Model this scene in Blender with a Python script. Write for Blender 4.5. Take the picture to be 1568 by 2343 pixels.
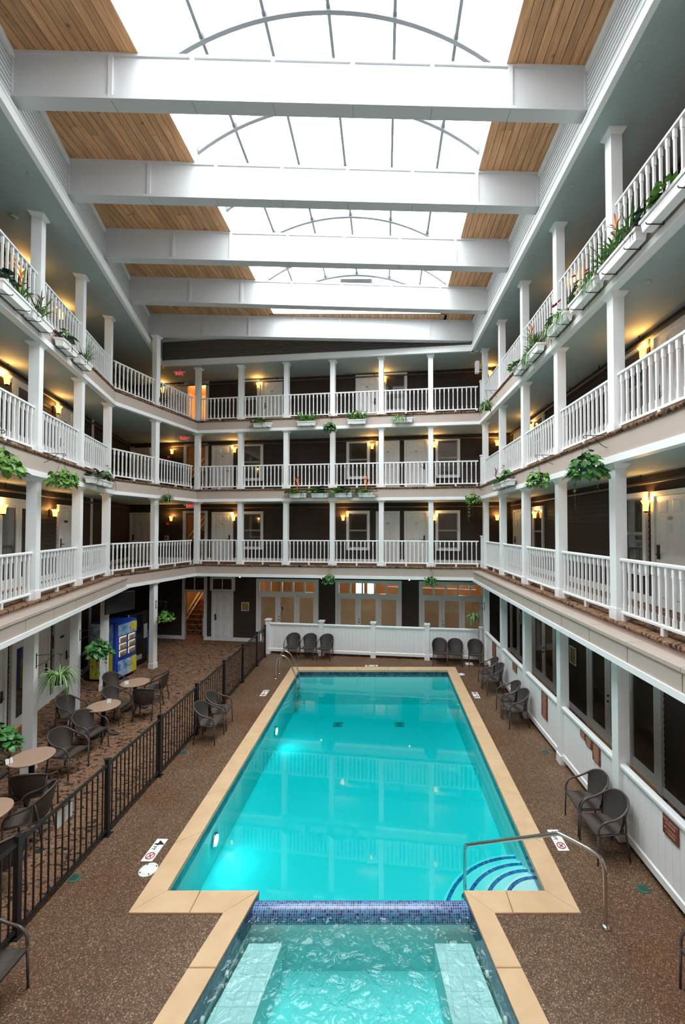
import bpy, math, random
from mathutils import Vector, Matrix
PI = math.pi
scene = bpy.context.scene
C = scene.collection
for o in list(bpy.data.objects):
    bpy.data.objects.remove(o)

# ------------------------------------------------------------------ camera, sky, exposure
EYE = 4.85; PITCH = 0.022; FPX = 960.0; CX = 879.0; CY = 1186.0; W, H = 1568, 2343
cd = bpy.data.cameras.new('camera'); cam = bpy.data.objects.new('camera', cd); C.objects.link(cam)
cam.location = (0, 0, EYE); cam.rotation_euler = (PI / 2 + PITCH, 0, 0)
cd.sensor_fit = 'VERTICAL'; cd.sensor_height = 36.0; cd.sensor_width = 24.0
cd.lens = FPX / H * 36.0
cd.shift_x = -(CX - W / 2) / H; cd.shift_y = (CY - H / 2) / H
cd.clip_start = 0.05; cd.clip_end = 200
scene.camera = cam
world = bpy.data.worlds.new('overcast_sky'); scene.world = world; world.use_nodes = True
bg = world.node_tree.nodes['Background']
bg.inputs[0].default_value = (0.93, 0.97, 1.0, 1); bg.inputs[1].default_value = 5.0
scene.view_settings.view_transform = 'Standard'; scene.view_settings.look = 'None'
scene.view_settings.gamma = 1.0; scene.view_settings.exposure = 1.40
scene.view_settings.use_curve_mapping = False
cy = scene.cycles
cy.use_denoising = True; cy.max_bounces = 7; cy.diffuse_bounces = 5; cy.glossy_bounces = 3
cy.transparent_max_bounces = 20; cy.caustics_reflective = False; cy.caustics_refractive = False
cy.sample_clamp_indirect = 6.0
pl = bpy.data.lights.new('skylight_portal', 'AREA'); pl.shape = 'RECTANGLE'; pl.size = 5.6; pl.size_y = 14.2
pl.cycles.is_portal = True
po = bpy.data.objects.new('skylight_portal', pl); C.objects.link(po); po.location = (-0.945, 7.4, 12.62)

# ------------------------------------------------------------------ helpers
def tag(o, label=None, cat=None, group=None, kind=None):
    if label: o['label'] = label
    if cat: o['category'] = cat
    if group: o['group'] = group
    if kind: o['kind'] = kind
    return o
def link(o, parent=None):
    C.objects.link(o)
    if parent is not None: o.parent = parent
    return o
def empty(name, loc=(0, 0, 0), rz=0.0, parent=None):
    o = bpy.data.objects.new(name, None); o.empty_display_size = 0.1
    o.location = loc; o.rotation_euler = (0, 0, rz)
    return link(o, parent)
def obj(name, mesh, parent=None, loc=(0, 0, 0), rot=(0, 0, 0), scale=None):
    o = bpy.data.objects.new(name, mesh); o.location = loc; o.rotation_euler = rot
    if scale is not None: o.scale = scale
    return link(o, parent)
class MB:
    def __init__(s): s.v = []; s.f = []; s.uv = {}; s.sm = set()
    def add(s, vs, fs, smooth=False):
        n = len(s.v); s.v += [tuple(p) for p in vs]
        for f in fs:
            if smooth: s.sm.add(len(s.f))
            s.f.append(tuple(i + n for i in f))
        return s
    def box(s, a, b):
        (x0, y0, z0), (x1, y1, z1) = a, b
        x0, x1 = min(x0, x1), max(x0, x1); y0, y1 = min(y0, y1), max(y0, y1); z0, z1 = min(z0, z1), max(z0, z1)
        return s.add([(x0, y0, z0), (x1, y0, z0), (x1, y1, z0), (x0, y1, z0), (x0, y0, z1), (x1, y0, z1), (x1, y1, z1), (x0, y1, z1)],
                     [(0, 3, 2, 1), (4, 5, 6, 7), (0, 1, 5, 4), (1, 2, 6, 5), (2, 3, 7, 6), (3, 0, 4, 7)])
    def prism(s, poly, z0, z1):
        n = len(poly); a = sum(poly[i][0] * poly[(i + 1) % n][1] - poly[(i + 1) % n][0] * poly[i][1] for i in range(n))
        if a < 0: poly = poly[::-1]
        vs = [(x, y, z0) for x, y in poly] + [(x, y, z1) for x, y in poly]
        fs = [tuple(range(n - 1, -1, -1)), tuple(range(n, 2 * n))] + [(i, (i + 1) % n, n + (i + 1) % n, n + i) for i in range(n)]
        return s.add(vs, fs)
    def extr(s, prof, x0, x1):
        """profile of (y, z) points, counter-clockwise seen from -x, extruded along x"""
        n = len(prof)
        vs = [(x0, y, z) for y, z in prof] + [(x1, y, z) for y, z in prof]
        fs = [tuple(range(n)), tuple(range(2 * n - 1, n - 1, -1))] + [(i, n + i, n + (i + 1) % n, (i + 1) % n) for i in range(n)]
        return s.add(vs, fs)
    def quad(s, p, uv=None):
        s.add(p, [(0, 1, 2, 3)])
        if uv: s.uv[len(s.f) - 1] = uv
        return s
    def lathe(s, prof, n=16, c=(0, 0), smooth=True, caps=True):
        vs = []; fs = []; m = len(prof)
        for i in range(n):
            a = 2 * PI * i / n
            for r, z in prof: vs.append((c[0] + r * math.cos(a), c[1] + r * math.sin(a), z))
        for i in range(n):
            j = (i + 1) % n
            for k in range(m - 1): fs.append((i * m + k, j * m + k, j * m + k + 1, i * m + k + 1))
        if caps and prof[0][0] > 1e-6: fs.append(tuple(i * m for i in range(n))[::-1])
        if caps and prof[-1][0] > 1e-6: fs.append(tuple(i * m + m - 1 for i in range(n)))
        return s.add(vs, fs, smooth)
    def tube(s, path, r, n=8, smooth=True):
        P = [Vector(p) for p in path]; vs = []; fs = []; up = Vector((0, 0, 1))
        rs = r if isinstance(r, (list, tuple)) else [r] * len(P)
        prev = None
        for i, p in enumerate(P):
            d = (P[min(i + 1, len(P) - 1)] - P[max(i - 1, 0)]).normalized()
            if prev is None:
                u = d.cross(up) if abs(d.z) < .95 else d.cross(Vector((1, 0, 0)))
            else:
                u = prev - d * prev.dot(d)
            u.normalize(); prev = u; w = d.cross(u)
            for k in range(n):
                a = 2 * PI * k / n
                vs.append(p + (u * math.cos(a) + w * math.sin(a)) * rs[i])
        for i in range(len(P) - 1):
            for k in range(n):
                l = (k + 1) % n
                fs.append((i * n + k, i * n + l, (i + 1) * n + l, (i + 1) * n + k))
        fs.append(tuple(range(n))[::-1]); fs.append(tuple((len(P) - 1) * n + k for k in range(n)))
        return s.add(vs, fs, smooth)
    def mesh(s, name, mat):
        me = bpy.data.meshes.new(name); me.from_pydata(s.v, [], s.f)
        if mat is not None: me.materials.append(mat)
        if s.uv:
            ul = me.uv_layers.new(name='UVMap')
            for fi, uv in s.uv.items():
                for li, t in zip(me.polygons[fi].loop_indices, uv): ul.data[li].uv = t
        if s.sm:
            me.polygons.foreach_set('use_smooth', [i in s.sm for i in range(len(s.f))])
        me.validate(); me.update()
        return me
    def build(s, name, mat, parent=None, loc=(0, 0, 0), rz=0.0):
        return obj(name, s.mesh(name, mat), parent, loc, (0, 0, rz))
def smooth_path(pts, sub=6):
    P = [Vector(p) for p in pts]; out = []
    for i in range(len(P) - 1):
        a, b, c, d = P[max(i - 1, 0)], P[i], P[i + 1], P[min(i + 2, len(P) - 1)]
        for k in range(sub):
            t = k / sub
            out.append(.5 * ((2 * b) + (c - a) * t + (2 * a - 5 * b + 4 * c - d) * t * t + (3 * b - a - 3 * c + d) * t ** 3))
    return out + [P[-1]]
def copy_tree(o, parent=None):
    c = o.copy(); C.objects.link(c); c.parent = parent
    for ch in list(o.children): copy_tree(ch, c)
    return c
ORD = ['first', 'second', 'third', 'fourth', 'fifth', 'sixth', 'seventh', 'eighth', 'ninth']
LV = ['ground-floor', 'second-floor', 'third-floor', 'top-floor']

# calibration of the photograph, used to find where things stand on the real surfaces
def ray(u, v):
    a = (u - CX) / FPX; b = (CY - v) / FPX
    return a, math.cos(PITCH) - b * math.sin(PITCH), math.sin(PITCH) + b * math.cos(PITCH)
def on_floor(u, v, z=0.0):
    x, y, w = ray(u, v); t = (z - EYE) / w
    return x * t, y * t

# ------------------------------------------------------------------ materials
def nm(name):
    m = bpy.data.materials.new(name); m.use_nodes = True
    return m, m.node_tree, m.node_tree.nodes['Principled BSDF']
def mat(name, col, rough=.5, metal=0.0, col2=None, scale=8.0, bump=0.0, bscale=None, emis=None, estr=0.0, detail=4.0, spec=None, stretch=None):
    m, nt, p = nm(name)
    p.inputs['Base Color'].default_value = (*col, 1); p.inputs['Roughness'].default_value = rough; p.inputs['Metallic'].default_value = metal
    if spec is not None: p.inputs['Specular IOR Level'].default_value = spec
    if emis: p.inputs['Emission Color'].default_value = (*emis, 1); p.inputs['Emission Strength'].default_value = estr
    co = None
    if col2 is not None or bump:
        co = nt.nodes.new('ShaderNodeTexCoord').outputs['Object']
        if stretch:
            mp = nt.nodes.new('ShaderNodeMapping'); mp.inputs['Scale'].default_value = stretch
            nt.links.new(co, mp.inputs[0]); co = mp.outputs[0]
    if col2 is not None:
        n = nt.nodes.new('ShaderNodeTexNoise'); n.inputs['Scale'].default_value = scale; n.inputs['Detail'].default_value = detail
        nt.links.new(co, n.inputs['Vector'])
        r = nt.nodes.new('ShaderNodeValToRGB'); r.color_ramp.elements[0].color = (*col, 1); r.color_ramp.elements[1].color = (*col2, 1)
        r.color_ramp.elements[0].position = .35; r.color_ramp.elements[1].position = .65
        nt.links.new(n.outputs[0], r.inputs[0]); nt.links.new(r.outputs[0], p.inputs['Base Color'])
    if bump:
        n2 = nt.nodes.new('ShaderNodeTexNoise'); n2.inputs['Scale'].default_value = bscale or scale; nt.links.new(co, n2.inputs['Vector'])
        b = nt.nodes.new('ShaderNodeBump'); b.inputs['Strength'].default_value = bump; b.inputs['Distance'].default_value = .01
        nt.links.new(n2.outputs[0], b.inputs['Height']); nt.links.new(b.outputs[0], p.inputs['Normal'])
    return m
def ramp(nt, fac, stops, interp='LINEAR'):
    r = nt.nodes.new('ShaderNodeValToRGB'); cr = r.color_ramp; cr.interpolation = interp
    while len(cr.elements) > 1: cr.elements.remove(cr.elements[-1])
    cr.elements[0].position = stops[0][0]; cr.elements[0].color = (*stops[0][1], 1)
    for p, c in stops[1:]:
        e = cr.elements.new(p); e.color = (*c, 1)
    nt.links.new(fac, r.inputs[0])
    return r.outputs[0]
def mixc(nt, fac, a, b, mode='MIX'):
    m = nt.nodes.new('ShaderNodeMix'); m.data_type = 'RGBA'; m.blend_type = mode
    for s, i in ((fac, 0), (a, 6), (b, 7)):
        if isinstance(s, (int, float)): m.inputs[i].default_value = s
        elif isinstance(s, tuple): m.inputs[i].default_value = (*s, 1)
        else: nt.links.new(s, m.inputs[i])
    return m.outputs[2]

def wood_mat(name, a, b, c, axis=1):
    m, nt, p = nm(name)
    tc = nt.nodes.new('ShaderNodeTexCoord').outputs['Object']; oi = nt.nodes.new('ShaderNodeObjectInfo')
    va = nt.nodes.new('ShaderNodeVectorMath'); va.operation = 'SCALE'; va.inputs['Scale'].default_value = 37.0
    cmb = nt.nodes.new('ShaderNodeCombineXYZ')
    for i in range(3): nt.links.new(oi.outputs['Random'], cmb.inputs[i])
    nt.links.new(cmb.outputs[0], va.inputs[0])
    ad = nt.nodes.new('ShaderNodeVectorMath'); nt.links.new(tc, ad.inputs[0]); nt.links.new(va.outputs[0], ad.inputs[1])
    mp = nt.nodes.new('ShaderNodeMapping'); mp.inputs['Scale'].default_value = (9, .7, 9) if axis == 1 else (.7, 9, 9)
    nt.links.new(ad.outputs[0], mp.inputs[0])
    n = nt.nodes.new('ShaderNodeTexNoise'); n.inputs['Scale'].default_value = 3.0; n.inputs['Detail'].default_value = 5
    nt.links.new(mp.outputs[0], n.inputs['Vector'])
    col = ramp(nt, n.outputs[0], [(.3, a), (.5, b), (.7, c)])
    tint = ramp(nt, oi.outputs['Random'], [(0, (.78, .78, .78)), (1, (1.15, 1.12, 1.08))])
    col = mixc(nt, 1.0, col, tint, 'MULTIPLY')
    v = nt.nodes.new('ShaderNodeTexVoronoi'); v.inputs['Scale'].default_value = 2.6; nt.links.new(ad.outputs[0], v.inputs['Vector'])
    kn = ramp(nt, v.outputs['Distance'], [(.0, (.25, .2, .16)), (.05, (.45, .4, .36)), (.11, (1, 1, 1))])
    col = mixc(nt, 1.0, col, kn, 'MULTIPLY')
    nt.links.new(col, p.inputs['Base Color']); p.inputs['Roughness'].default_value = .5
    return m

M = {}
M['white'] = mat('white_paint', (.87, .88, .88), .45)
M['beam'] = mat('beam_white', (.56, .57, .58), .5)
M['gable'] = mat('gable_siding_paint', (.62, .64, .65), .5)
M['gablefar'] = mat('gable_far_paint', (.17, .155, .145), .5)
M['ceil'] = mat('gallery_ceiling_paint', (.38, .45, .455), .7, col2=(.40, .47, .475), scale=3)
M['taupe'] = mat('taupe_paint', (.47, .385, .33), .55, col2=(.49, .405, .35), scale=2)
M['siding'] = mat('brown_siding', (.060, .045, .038), .6, col2=(.072, .054, .046), scale=2.0, spec=.2)
M['wood'] = wood_mat('pine_planks', (.40, .195, .088), (.55, .29, .138), (.66, .375, .195))
M['oak'] = mat('oak_trim', (.48, .20, .05), .4, col2=(.56, .26, .08), scale=6, stretch=(1, 8, 8))
M['black'] = mat('black_powder_coat', (.012, .012, .013), .4)
M['dark'] = mat('dark_metal', (.02, .02, .02), .45)
M['bronze'] = mat('bronze_metal', (.05, .035, .025), .4, .6)
M['steel'] = mat('stainless_steel', (.62, .61, .58), .22, 1.0)
M['pipe'] = mat('brown_painted_pipe', (.10, .078, .066), .5)
M['coping'] = mat('sandstone_coping', (.62, .41, .235), .6, col2=(.68, .47, .28), scale=3.0, bump=.15, bscale=60)
M['plaster'] = mat('pool_plaster', (.74, .84, .82), .6, col2=(.80, .88, .86), scale=60)
M['table'] = mat('tan_laminate', (.40, .26, .18), .4, col2=(.47, .32, .23), scale=120)
M['card'] = mat('white_card', (.82, .82, .80), .6)
M['red'] = mat('red_paint', (.55, .02, .02), .4)
M['signred'] = mat('maroon_sign', (.16, .035, .022), .5, col2=(.19, .045, .03), scale=5)
M['signtext'] = mat('sign_lettering', (.62, .40, .25), .6)
M['gold'] = mat('aged_gold_paper', (.34, .27, .06), .6, col2=(.22, .16, .04), scale=14)
M['white_pl'] = mat('white_plastic', (.80, .80, .79), .4)
M['grayp'] = mat('grey_plastic', (.35, .36, .36), .5)
M['green_drain'] = mat('green_drain_grate', (.02, .12, .08), .5)
M['soil'] = mat('potting_soil', (.03, .02, .015), .9)
M['pot'] = mat('dark_green_pot', (.015, .03, .028), .5)
M['terra'] = mat('brown_pot', (.15, .06, .03), .6)
M['curtain'] = mat('dark_curtain', (.05, .045, .042), .8, col2=(.11, .10, .09), scale=3, stretch=(12, 1, .3))
M['room'] = mat('tan_room_wall', (.42, .27, .15), .7)
M['stairwall'] = mat('stairwell_wallpaper', (.70, .48, .26), .8, col2=(.78, .58, .34), scale=18)
M['blue'] = mat('blue_plastic', (.01, .05, .36), .35)
M['cyanart'] = mat('blue_yellow_art', (.02, .20, .50), .4, col2=(.55, .60, .66), scale=5)
M['yellowart'] = mat('yellow_art', (.70, .58, .02), .4, col2=(.50, .48, .04), scale=9)
M['bluebin'] = mat('blue_bin', (.01, .13, .30), .4)
M['screen'] = mat('black_screen', (.006, .006, .007), .15)
M['vend_black'] = mat('black_vending_cabinet', (.01, .01, .011), .3)
M['vend_lit'] = mat('lit_product_window', (.8, .75, .6), .4, emis=(1, .9, .65), estr=.12)
M['can'] = mat('can_print', (.05, .07, .10), .4, col2=(.5, .35, .12), scale=25)
M['bulb'] = mat('sconce_shade_glass', (.9, .6, .2), .5, emis=(1.0, .47, .08), estr=2.0)
M['bulbhot'] = mat('sconce_bulb', (1, .9, .6), .5, emis=(1.0, .80, .40), estr=9)
M['exit'] = mat('exit_letter_red', (.9, .05, .03), .5, emis=(1.0, .03, .02), estr=.7)
M['exitbox'] = mat('exit_housing', (.55, .50, .46), .5)
M['poollight'] = mat('pool_lamp_lens', (.9, .95, 1), .3, emis=(.85, .95, 1.0), estr=14)
M['metal_frame'] = mat('skylight_frame', (.12, .125, .13), .5)
M['lily'] = mat('leaf_dark', (.012, .05, .022), .4, col2=(.02, .075, .03), scale=6)
M['leaf'] = mat('leaf_green', (.035, .14, .03), .4, col2=(.06, .22, .04), scale=10)
M['lime'] = mat('leaf_lime', (.16, .32, .04), .4, col2=(.06, .20, .03), scale=14)
M['strap'] = mat('leaf_strap', (.05, .16, .025), .4, col2=(.11, .26, .05), scale=9)
M['spider'] = mat('leaf_variegated', (.10, .24, .05), .45, col2=(.36, .48, .22), scale=26)
M['purple'] = mat('leaf_purple', (.045, .02, .04), .45, col2=(.12, .13, .11), scale=30)
M['orange'] = mat('bract_orange', (.85, .16, .02), .45, col2=(.80, .24, .05), scale=8)
M['redfl'] = mat('flower_red', (.62, .012, .03), .35)
M['magenta'] = mat('bract_magenta', (.25, .005, .05), .45)
M['vine'] = mat('vine_stem', (.12, .09, .04), .6)
M['notice'] = mat('blue_notice', (.03, .05, .20), .5, col2=(.45, .12, .10), scale=9)

def m_cloth(name, col):
    m = bpy.data.materials.new(name); m.use_nodes = True; nt = m.node_tree; nt.nodes.clear()
    out = nt.nodes.new('ShaderNodeOutputMaterial'); d = nt.nodes.new('ShaderNodeBsdfDiffuse'); t = nt.nodes.new('ShaderNodeBsdfTranslucent'); mx = nt.nodes.new('ShaderNodeMixShader')
    co = nt.nodes.new('ShaderNodeTexCoord').outputs['Object']; n = nt.nodes.new('ShaderNodeTexNoise'); n.inputs['Scale'].default_value = 40; nt.links.new(co, n.inputs['Vector'])
    c = ramp(nt, n.outputs[0], [(.3, tuple(x * .94 for x in col)), (.7, col)])
    for b in (d, t): nt.links.new(c, b.inputs['Color'])
    mx.inputs[0].default_value = .45; nt.links.new(d.outputs[0], mx.inputs[1]); nt.links.new(t.outputs[0], mx.inputs[2]); nt.links.new(mx.outputs[0], out.inputs['Surface'])
    return m
M['shade_cloth'] = m_cloth('beige_roller_shade', (.86, .74, .58))
def m_deck():
    m, nt, p = nm('pebble_deck'); co = nt.nodes.new('ShaderNodeTexCoord').outputs['Object']
    v = nt.nodes.new('ShaderNodeTexVoronoi'); v.inputs['Scale'].default_value = 105; nt.links.new(co, v.inputs['Vector'])
    s = nt.nodes.new('ShaderNodeSeparateColor'); nt.links.new(v.outputs['Color'], s.inputs[0])
    c = ramp(nt, s.outputs[0], [(0, (.042, .021, .012)), (.35, (.086, .045, .023)), (.7, (.137, .076, .040)), (.92, (.23, .14, .08)), (1, (.42, .31, .20))])
    n = nt.nodes.new('ShaderNodeTexNoise'); n.inputs['Scale'].default_value = .75; n.inputs['Detail'].default_value = 5; nt.links.new(co, n.inputs['Vector'])
    st = ramp(nt, n.outputs[0], [(.33, (.95, .70, .50)), (.5, (1, .95, .9)), (.66, (1.22, 1.22, 1.25))])
    c = mixc(nt, 1.0, c, st, 'MULTIPLY'); nt.links.new(c, p.inputs['Base Color'])
    p.inputs['Roughness'].default_value = .55
    b = nt.nodes.new('ShaderNodeBump'); b.inputs['Strength'].default_value = .4; b.inputs['Distance'].default_value = .004
    nt.links.new(v.outputs['Distance'], b.inputs['Height']); nt.links.new(b.outputs[0], p.inputs['Normal'])
    return m
M['deck'] = m_deck()
def m_carpet():
    m, nt, p = nm('patterned_carpet'); co = nt.nodes.new('ShaderNodeTexCoord').outputs['Object']
    mp = nt.nodes.new('ShaderNodeMapping'); mp.inputs['Scale'].default_value = (1.0, 1.9, 1.0); mp.inputs['Rotation'].default_value = (0, 0, .35); nt.links.new(co, mp.inputs[0])
    n = nt.nodes.new('ShaderNodeTexNoise'); n.inputs['Scale'].default_value = 7.5; n.inputs['Detail'].default_value = 5; n.inputs['Distortion'].default_value = 1.2
    nt.links.new(mp.outputs[0], n.inputs['Vector'])
    c = ramp(nt, n.outputs[0], [(.30, (.020, .026, .025)), (.40, (.035, .034, .028)), (.45, (.17, .085, .050)), (.53, (.30, .175, .105)), (.60, (.15, .075, .045)), (.68, (.38, .25, .16))])
    n2 = nt.nodes.new('ShaderNodeTexNoise'); n2.inputs['Scale'].default_value = 70; nt.links.new(co, n2.inputs['Vector'])
    c2 = ramp(nt, n2.outputs[0], [(.3, (.6, .6, .6)), (.7, (1.3, 1.3, 1.3))])
    c = mixc(nt, 1.0, c, c2, 'MULTIPLY')
    nt.links.new(c, p.inputs['Base Color']); p.inputs['Roughness'].default_value = .95; p.inputs['Specular IOR Level'].default_value = .1
    return m
M['carpet'] = m_carpet()
def m_rattan():
    m, nt, p = nm('woven_rattan'); co = nt.nodes.new('ShaderNodeTexCoord').outputs['Object']
    w = nt.nodes.new('ShaderNodeTexWave'); w.inputs['Scale'].default_value = 26; w.bands_direction = 'X'; nt.links.new(co, w.inputs['Vector'])
    w2 = nt.nodes.new('ShaderNodeTexWave'); w2.inputs['Scale'].default_value = 40; w2.bands_direction = 'Z'; nt.links.new(co, w2.inputs['Vector'])
    mx = nt.nodes.new('ShaderNodeMath'); mx.operation = 'MULTIPLY'; nt.links.new(w.outputs['Fac'], mx.inputs[0]); nt.links.new(w2.outputs['Fac'], mx.inputs[1])
    c = ramp(nt, mx.outputs[0], [(0, (.020, .015, .013)), (.7, (.135, .110, .098))]); nt.links.new(c, p.inputs['Base Color'])
    p.inputs['Roughness'].default_value = .45
    b = nt.nodes.new('ShaderNodeBump'); b.inputs['Strength'].default_value = .5; b.inputs['Distance'].default_value = .004
    nt.links.new(mx.outputs[0], b.inputs['Height']); nt.links.new(b.outputs[0], p.inputs['Normal'])
    return m
M['rattan'] = m_rattan()
M['cane'] = mat('rattan_frame', (.060, .046, .040), .4, col2=(.090, .070, .062), scale=60)
def m_mosaic(name, c1, c2, mortar, msize=.05, scale=1.0):
    m, nt, p = nm(name); uv = nt.nodes.new('ShaderNodeTexCoord').outputs['UV']
    b = nt.nodes.new('ShaderNodeTexBrick'); b.offset = 0.0; b.squash = 1.0
    b.inputs['Color1'].default_value = (*c1, 1); b.inputs['Color2'].default_value = (*c2, 1); b.inputs['Mortar'].default_value = (*mortar, 1)
    b.inputs['Scale'].default_value = scale; b.inputs['Mortar Size'].default_value = msize; b.inputs['Brick Width'].default_value = 1.0; b.inputs['Row Height'].default_value = 1.0
    nt.links.new(uv, b.inputs['Vector'])
    nt.links.new(b.outputs['Color'], p.inputs['Base Color']); p.inputs['Roughness'].default_value = .15
    return m
M['mosaic'] = m_mosaic('glass_mosaic', (.012, .01, .12), (.06, .24, .52), (.50, .56, .64), .06)
M['mosaic_step'] = m_mosaic('step_mosaic', (.005, .01, .10), (.02, .22, .62), (.25, .42, .52), .05)
M['tileband'] = m_mosaic('waterline_tile', (.02, .055, .12), (.09, .17, .26), (.03, .05, .08), .04)
M['spatile'] = m_mosaic('spa_bench_tile', (.66, .72, .70), (.72, .77, .74), (.52, .62, .61), .03)
def two_sided_fresnel(nt, ior):
    fr = nt.nodes.new('ShaderNodeFresnel'); ge = nt.nodes.new('ShaderNodeNewGeometry')
    mr = nt.nodes.new('ShaderNodeMapRange'); mr.inputs['To Min'].default_value = ior; mr.inputs['To Max'].default_value = 1 / ior
    nt.links.new(ge.outputs['Backfacing'], mr.inputs['Value']); nt.links.new(mr.outputs[0], fr.inputs['IOR'])
    return fr
def m_water(name, ripple, rscale, absorb, density, ior=1.5):
    m = bpy.data.materials.new(name); m.use_nodes = True; nt = m.node_tree; nt.nodes.clear()
    out = nt.nodes.new('ShaderNodeOutputMaterial')
    tr = nt.nodes.new('ShaderNodeBsdfTransparent'); gl = nt.nodes.new('ShaderNodeBsdfGlossy'); gl.inputs['Roughness'].default_value = .003
    fr = two_sided_fresnel(nt, ior)
    mx = nt.nodes.new('ShaderNodeMixShader')
    co = nt.nodes.new('ShaderNodeTexCoord').outputs['Object']
    n = nt.nodes.new('ShaderNodeTexNoise'); n.inputs['Scale'].default_value = rscale; n.inputs['Detail'].default_value = 3; n.inputs['Distortion'].default_value = .6
    nt.links.new(co, n.inputs['Vector'])
    b = nt.nodes.new('ShaderNodeBump'); b.inputs['Strength'].default_value = 1.0; b.inputs['Distance'].default_value = ripple
    nt.links.new(n.outputs[0], b.inputs['Height'])
    nt.links.new(b.outputs[0], gl.inputs['Normal']); nt.links.new(b.outputs[0], fr.inputs['Normal'])
    nt.links.new(fr.outputs[0], mx.inputs[0]); nt.links.new(tr.outputs[0], mx.inputs[1]); nt.links.new(gl.outputs[0], mx.inputs[2])
    va = nt.nodes.new('ShaderNodeVolumeAbsorption'); va.inputs['Color'].default_value = (*absorb, 1); va.inputs['Density'].default_value = density
    nt.links.new(mx.outputs[0], out.inputs['Surface']); nt.links.new(va.outputs[0], out.inputs['Volume'])
    return m
M['water'] = m_water('pool_water', .00012, 1.4, (.0, .905, .912), 2.0)
M['spawater'] = m_water('spa_water', .085, 5.5, (.0, .84, .84), 1.25)
def m_glass(name, tint, ior=1.5, rough=.02):
    m = bpy.data.materials.new(name); m.use_nodes = True; nt = m.node_tree; nt.nodes.clear()
    out = nt.nodes.new('ShaderNodeOutputMaterial')
    tr = nt.nodes.new('ShaderNodeBsdfTransparent'); tr.inputs[0].default_value = (*tint, 1)
    gl = nt.nodes.new('ShaderNodeBsdfGlossy'); gl.inputs['Roughness'].default_value = rough
    fr = two_sided_fresnel(nt, ior)
    mx = nt.nodes.new('ShaderNodeMixShader'); nt.links.new(fr.outputs[0], mx.inputs[0]); nt.links.new(tr.outputs[0], mx.inputs[1]); nt.links.new(gl.outputs[0], mx.inputs[2])
    nt.links.new(mx.outputs[0], out.inputs['Surface'])
    return m
M['glass'] = m_glass('clear_glass', (.86, .88, .86))
M['skyglass'] = m_glass('skylight_glazing', (.93, .95, .95), 1.25)
M['darkglass'] = mat('dark_window_glass', (.062, .050, .038), .05, spec=.8)

# ------------------------------------------------------------------ plan of the atrium
FZ = [0.0, 3.40, 6.33, 9.06]          # floor levels
CZ = [2.95, 5.87, 8.60, 11.25]        # gallery ceilings
ROOF = 12.31; BEAMZ = 11.57
class Line:
    """a run of wall or gallery edge, left to right as seen from the atrium"""
    def __init__(s, a, b):
        s.a = Vector(a); s.b = Vector(b); s.d = (s.b - s.a); s.L = s.d.length; s.d.normalize()
        s.n = Vector((s.d.y, -s.d.x)); s.rz = math.atan2(s.d.y, s.d.x)
    def pt(s, t, off=0.0, z=0.0):
        p = s.a + s.d * t + s.n * off
        return (p.x, p.y, z)
    def xy(s, t, off=0.0):
        p = s.a + s.d * t + s.n * off
        return (p.x, p.y)
    def at(s, u, v=1208, off=0.0):
        """distance along the line at which the photograph's pixel meets it"""
        x, y, _ = ray(u, v); o = s.a + s.n * off
        # o + d*t = r*k
        det = s.d.x * (-y) - (-x) * s.d.y
        return ((-o.x) * (-y) - (-x) * (-o.y)) / det
ER = Line((3.546, 15.16), (3.70, 1.0))
EB = Line((-7.48, 16.65), (3.546, 15.16))
EL2 = Line((-8.30, 12.75), (-7.48, 16.65))
EL1 = Line((-4.705, 1.0), (-8.30, 12.75))
WR = Line((5.0, 16.52), (5.15, 0.0))
WB = Line((-11.38, 18.74), (5.0, 16.525))
WL = Line((-5.945, 0.0), (-11.38, 18.74))
CR = Line((3.20, 15.06), (3.335, 1.0))       # edge of the top gallery ceiling
CB = Line((-8.80, 16.50), (3.20, 15.06))
CL = Line((-4.226, 1.0), (-8.80, 16.50))

# ------------------------------------------------------------------ ground: deck, carpet, pool surround
PX0, PX1, PY0, PY1 = -2.91, 2.17, 5.67, 14.36
CW = .30
fl = MB()
Z0 = 0.0
def fq(mb, pts): mb.add([(x, y, Z0) for x, y in pts], [tuple(range(len(pts)))])
fx0, fx1, fy0, fy1 = PX0 - CW, PX1 + CW, PY0 - CW, PY1 + CW
fq(fl, [(-4.46, .3), (fx0, .3), (fx0, 16.25), (-4.46, 16.25)])
fq(fl, [(fx1, .3), (3.74, .3), (3.74, 15.2), (fx1, 15.3)])
fq(fl, [(fx0, fy1), (fx1, fy1), (fx1, 15.3), (fx0, 16.1)])
SPL = [(-1.66, 5.67), (-2.26, 2.6)]; SPR = [(1.06, 5.67), (1.60, 2.6)]     # inner edges of the spa
SOL = [(-2.02, 5.37), (-2.57, 2.6)]; SOR = [(1.39, 5.37), (1.91, 2.6)]     # outer edges of its coping
fq(fl, [(fx0, .3), (SOL[1][0], 2.3), SOL[1], SOL[0], (fx0, 5.37)])
fq(fl, [(SOR[1][0], 2.3), (fx1, .3), (fx1, 5.37), SOR[0], SOR[1]])
fq(fl, [(fx0, .3), (fx1, .3), (SOR[1][0], 2.3), (SOL[1][0], 2.3)])
tag(fl.build('floor', M['deck']), 'brown pebble pool deck around the turquoise pool', 'floor', kind='structure')
cp = MB()
fq(cp, [(-13, -.6), (-4.46, -.6), (-4.46, 16.25), (-4.46, 22), (-13, 22)])
fq(cp, [(-4.46, 16.25), (fx0, 16.1), (fx1, 15.3), (3.74, 15.2), (5.3, 15.2), (5.3, 22), (-4.46, 22)])
fq(cp, [(3.74, -.6), (5.3, -.6), (5.3, 15.2), (3.74, 15.2)])
tag(cp.build('floor', M['carpet']), 'dark patterned carpet of the ground-floor lounge left of the fence', 'floor', kind='structure')
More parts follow.
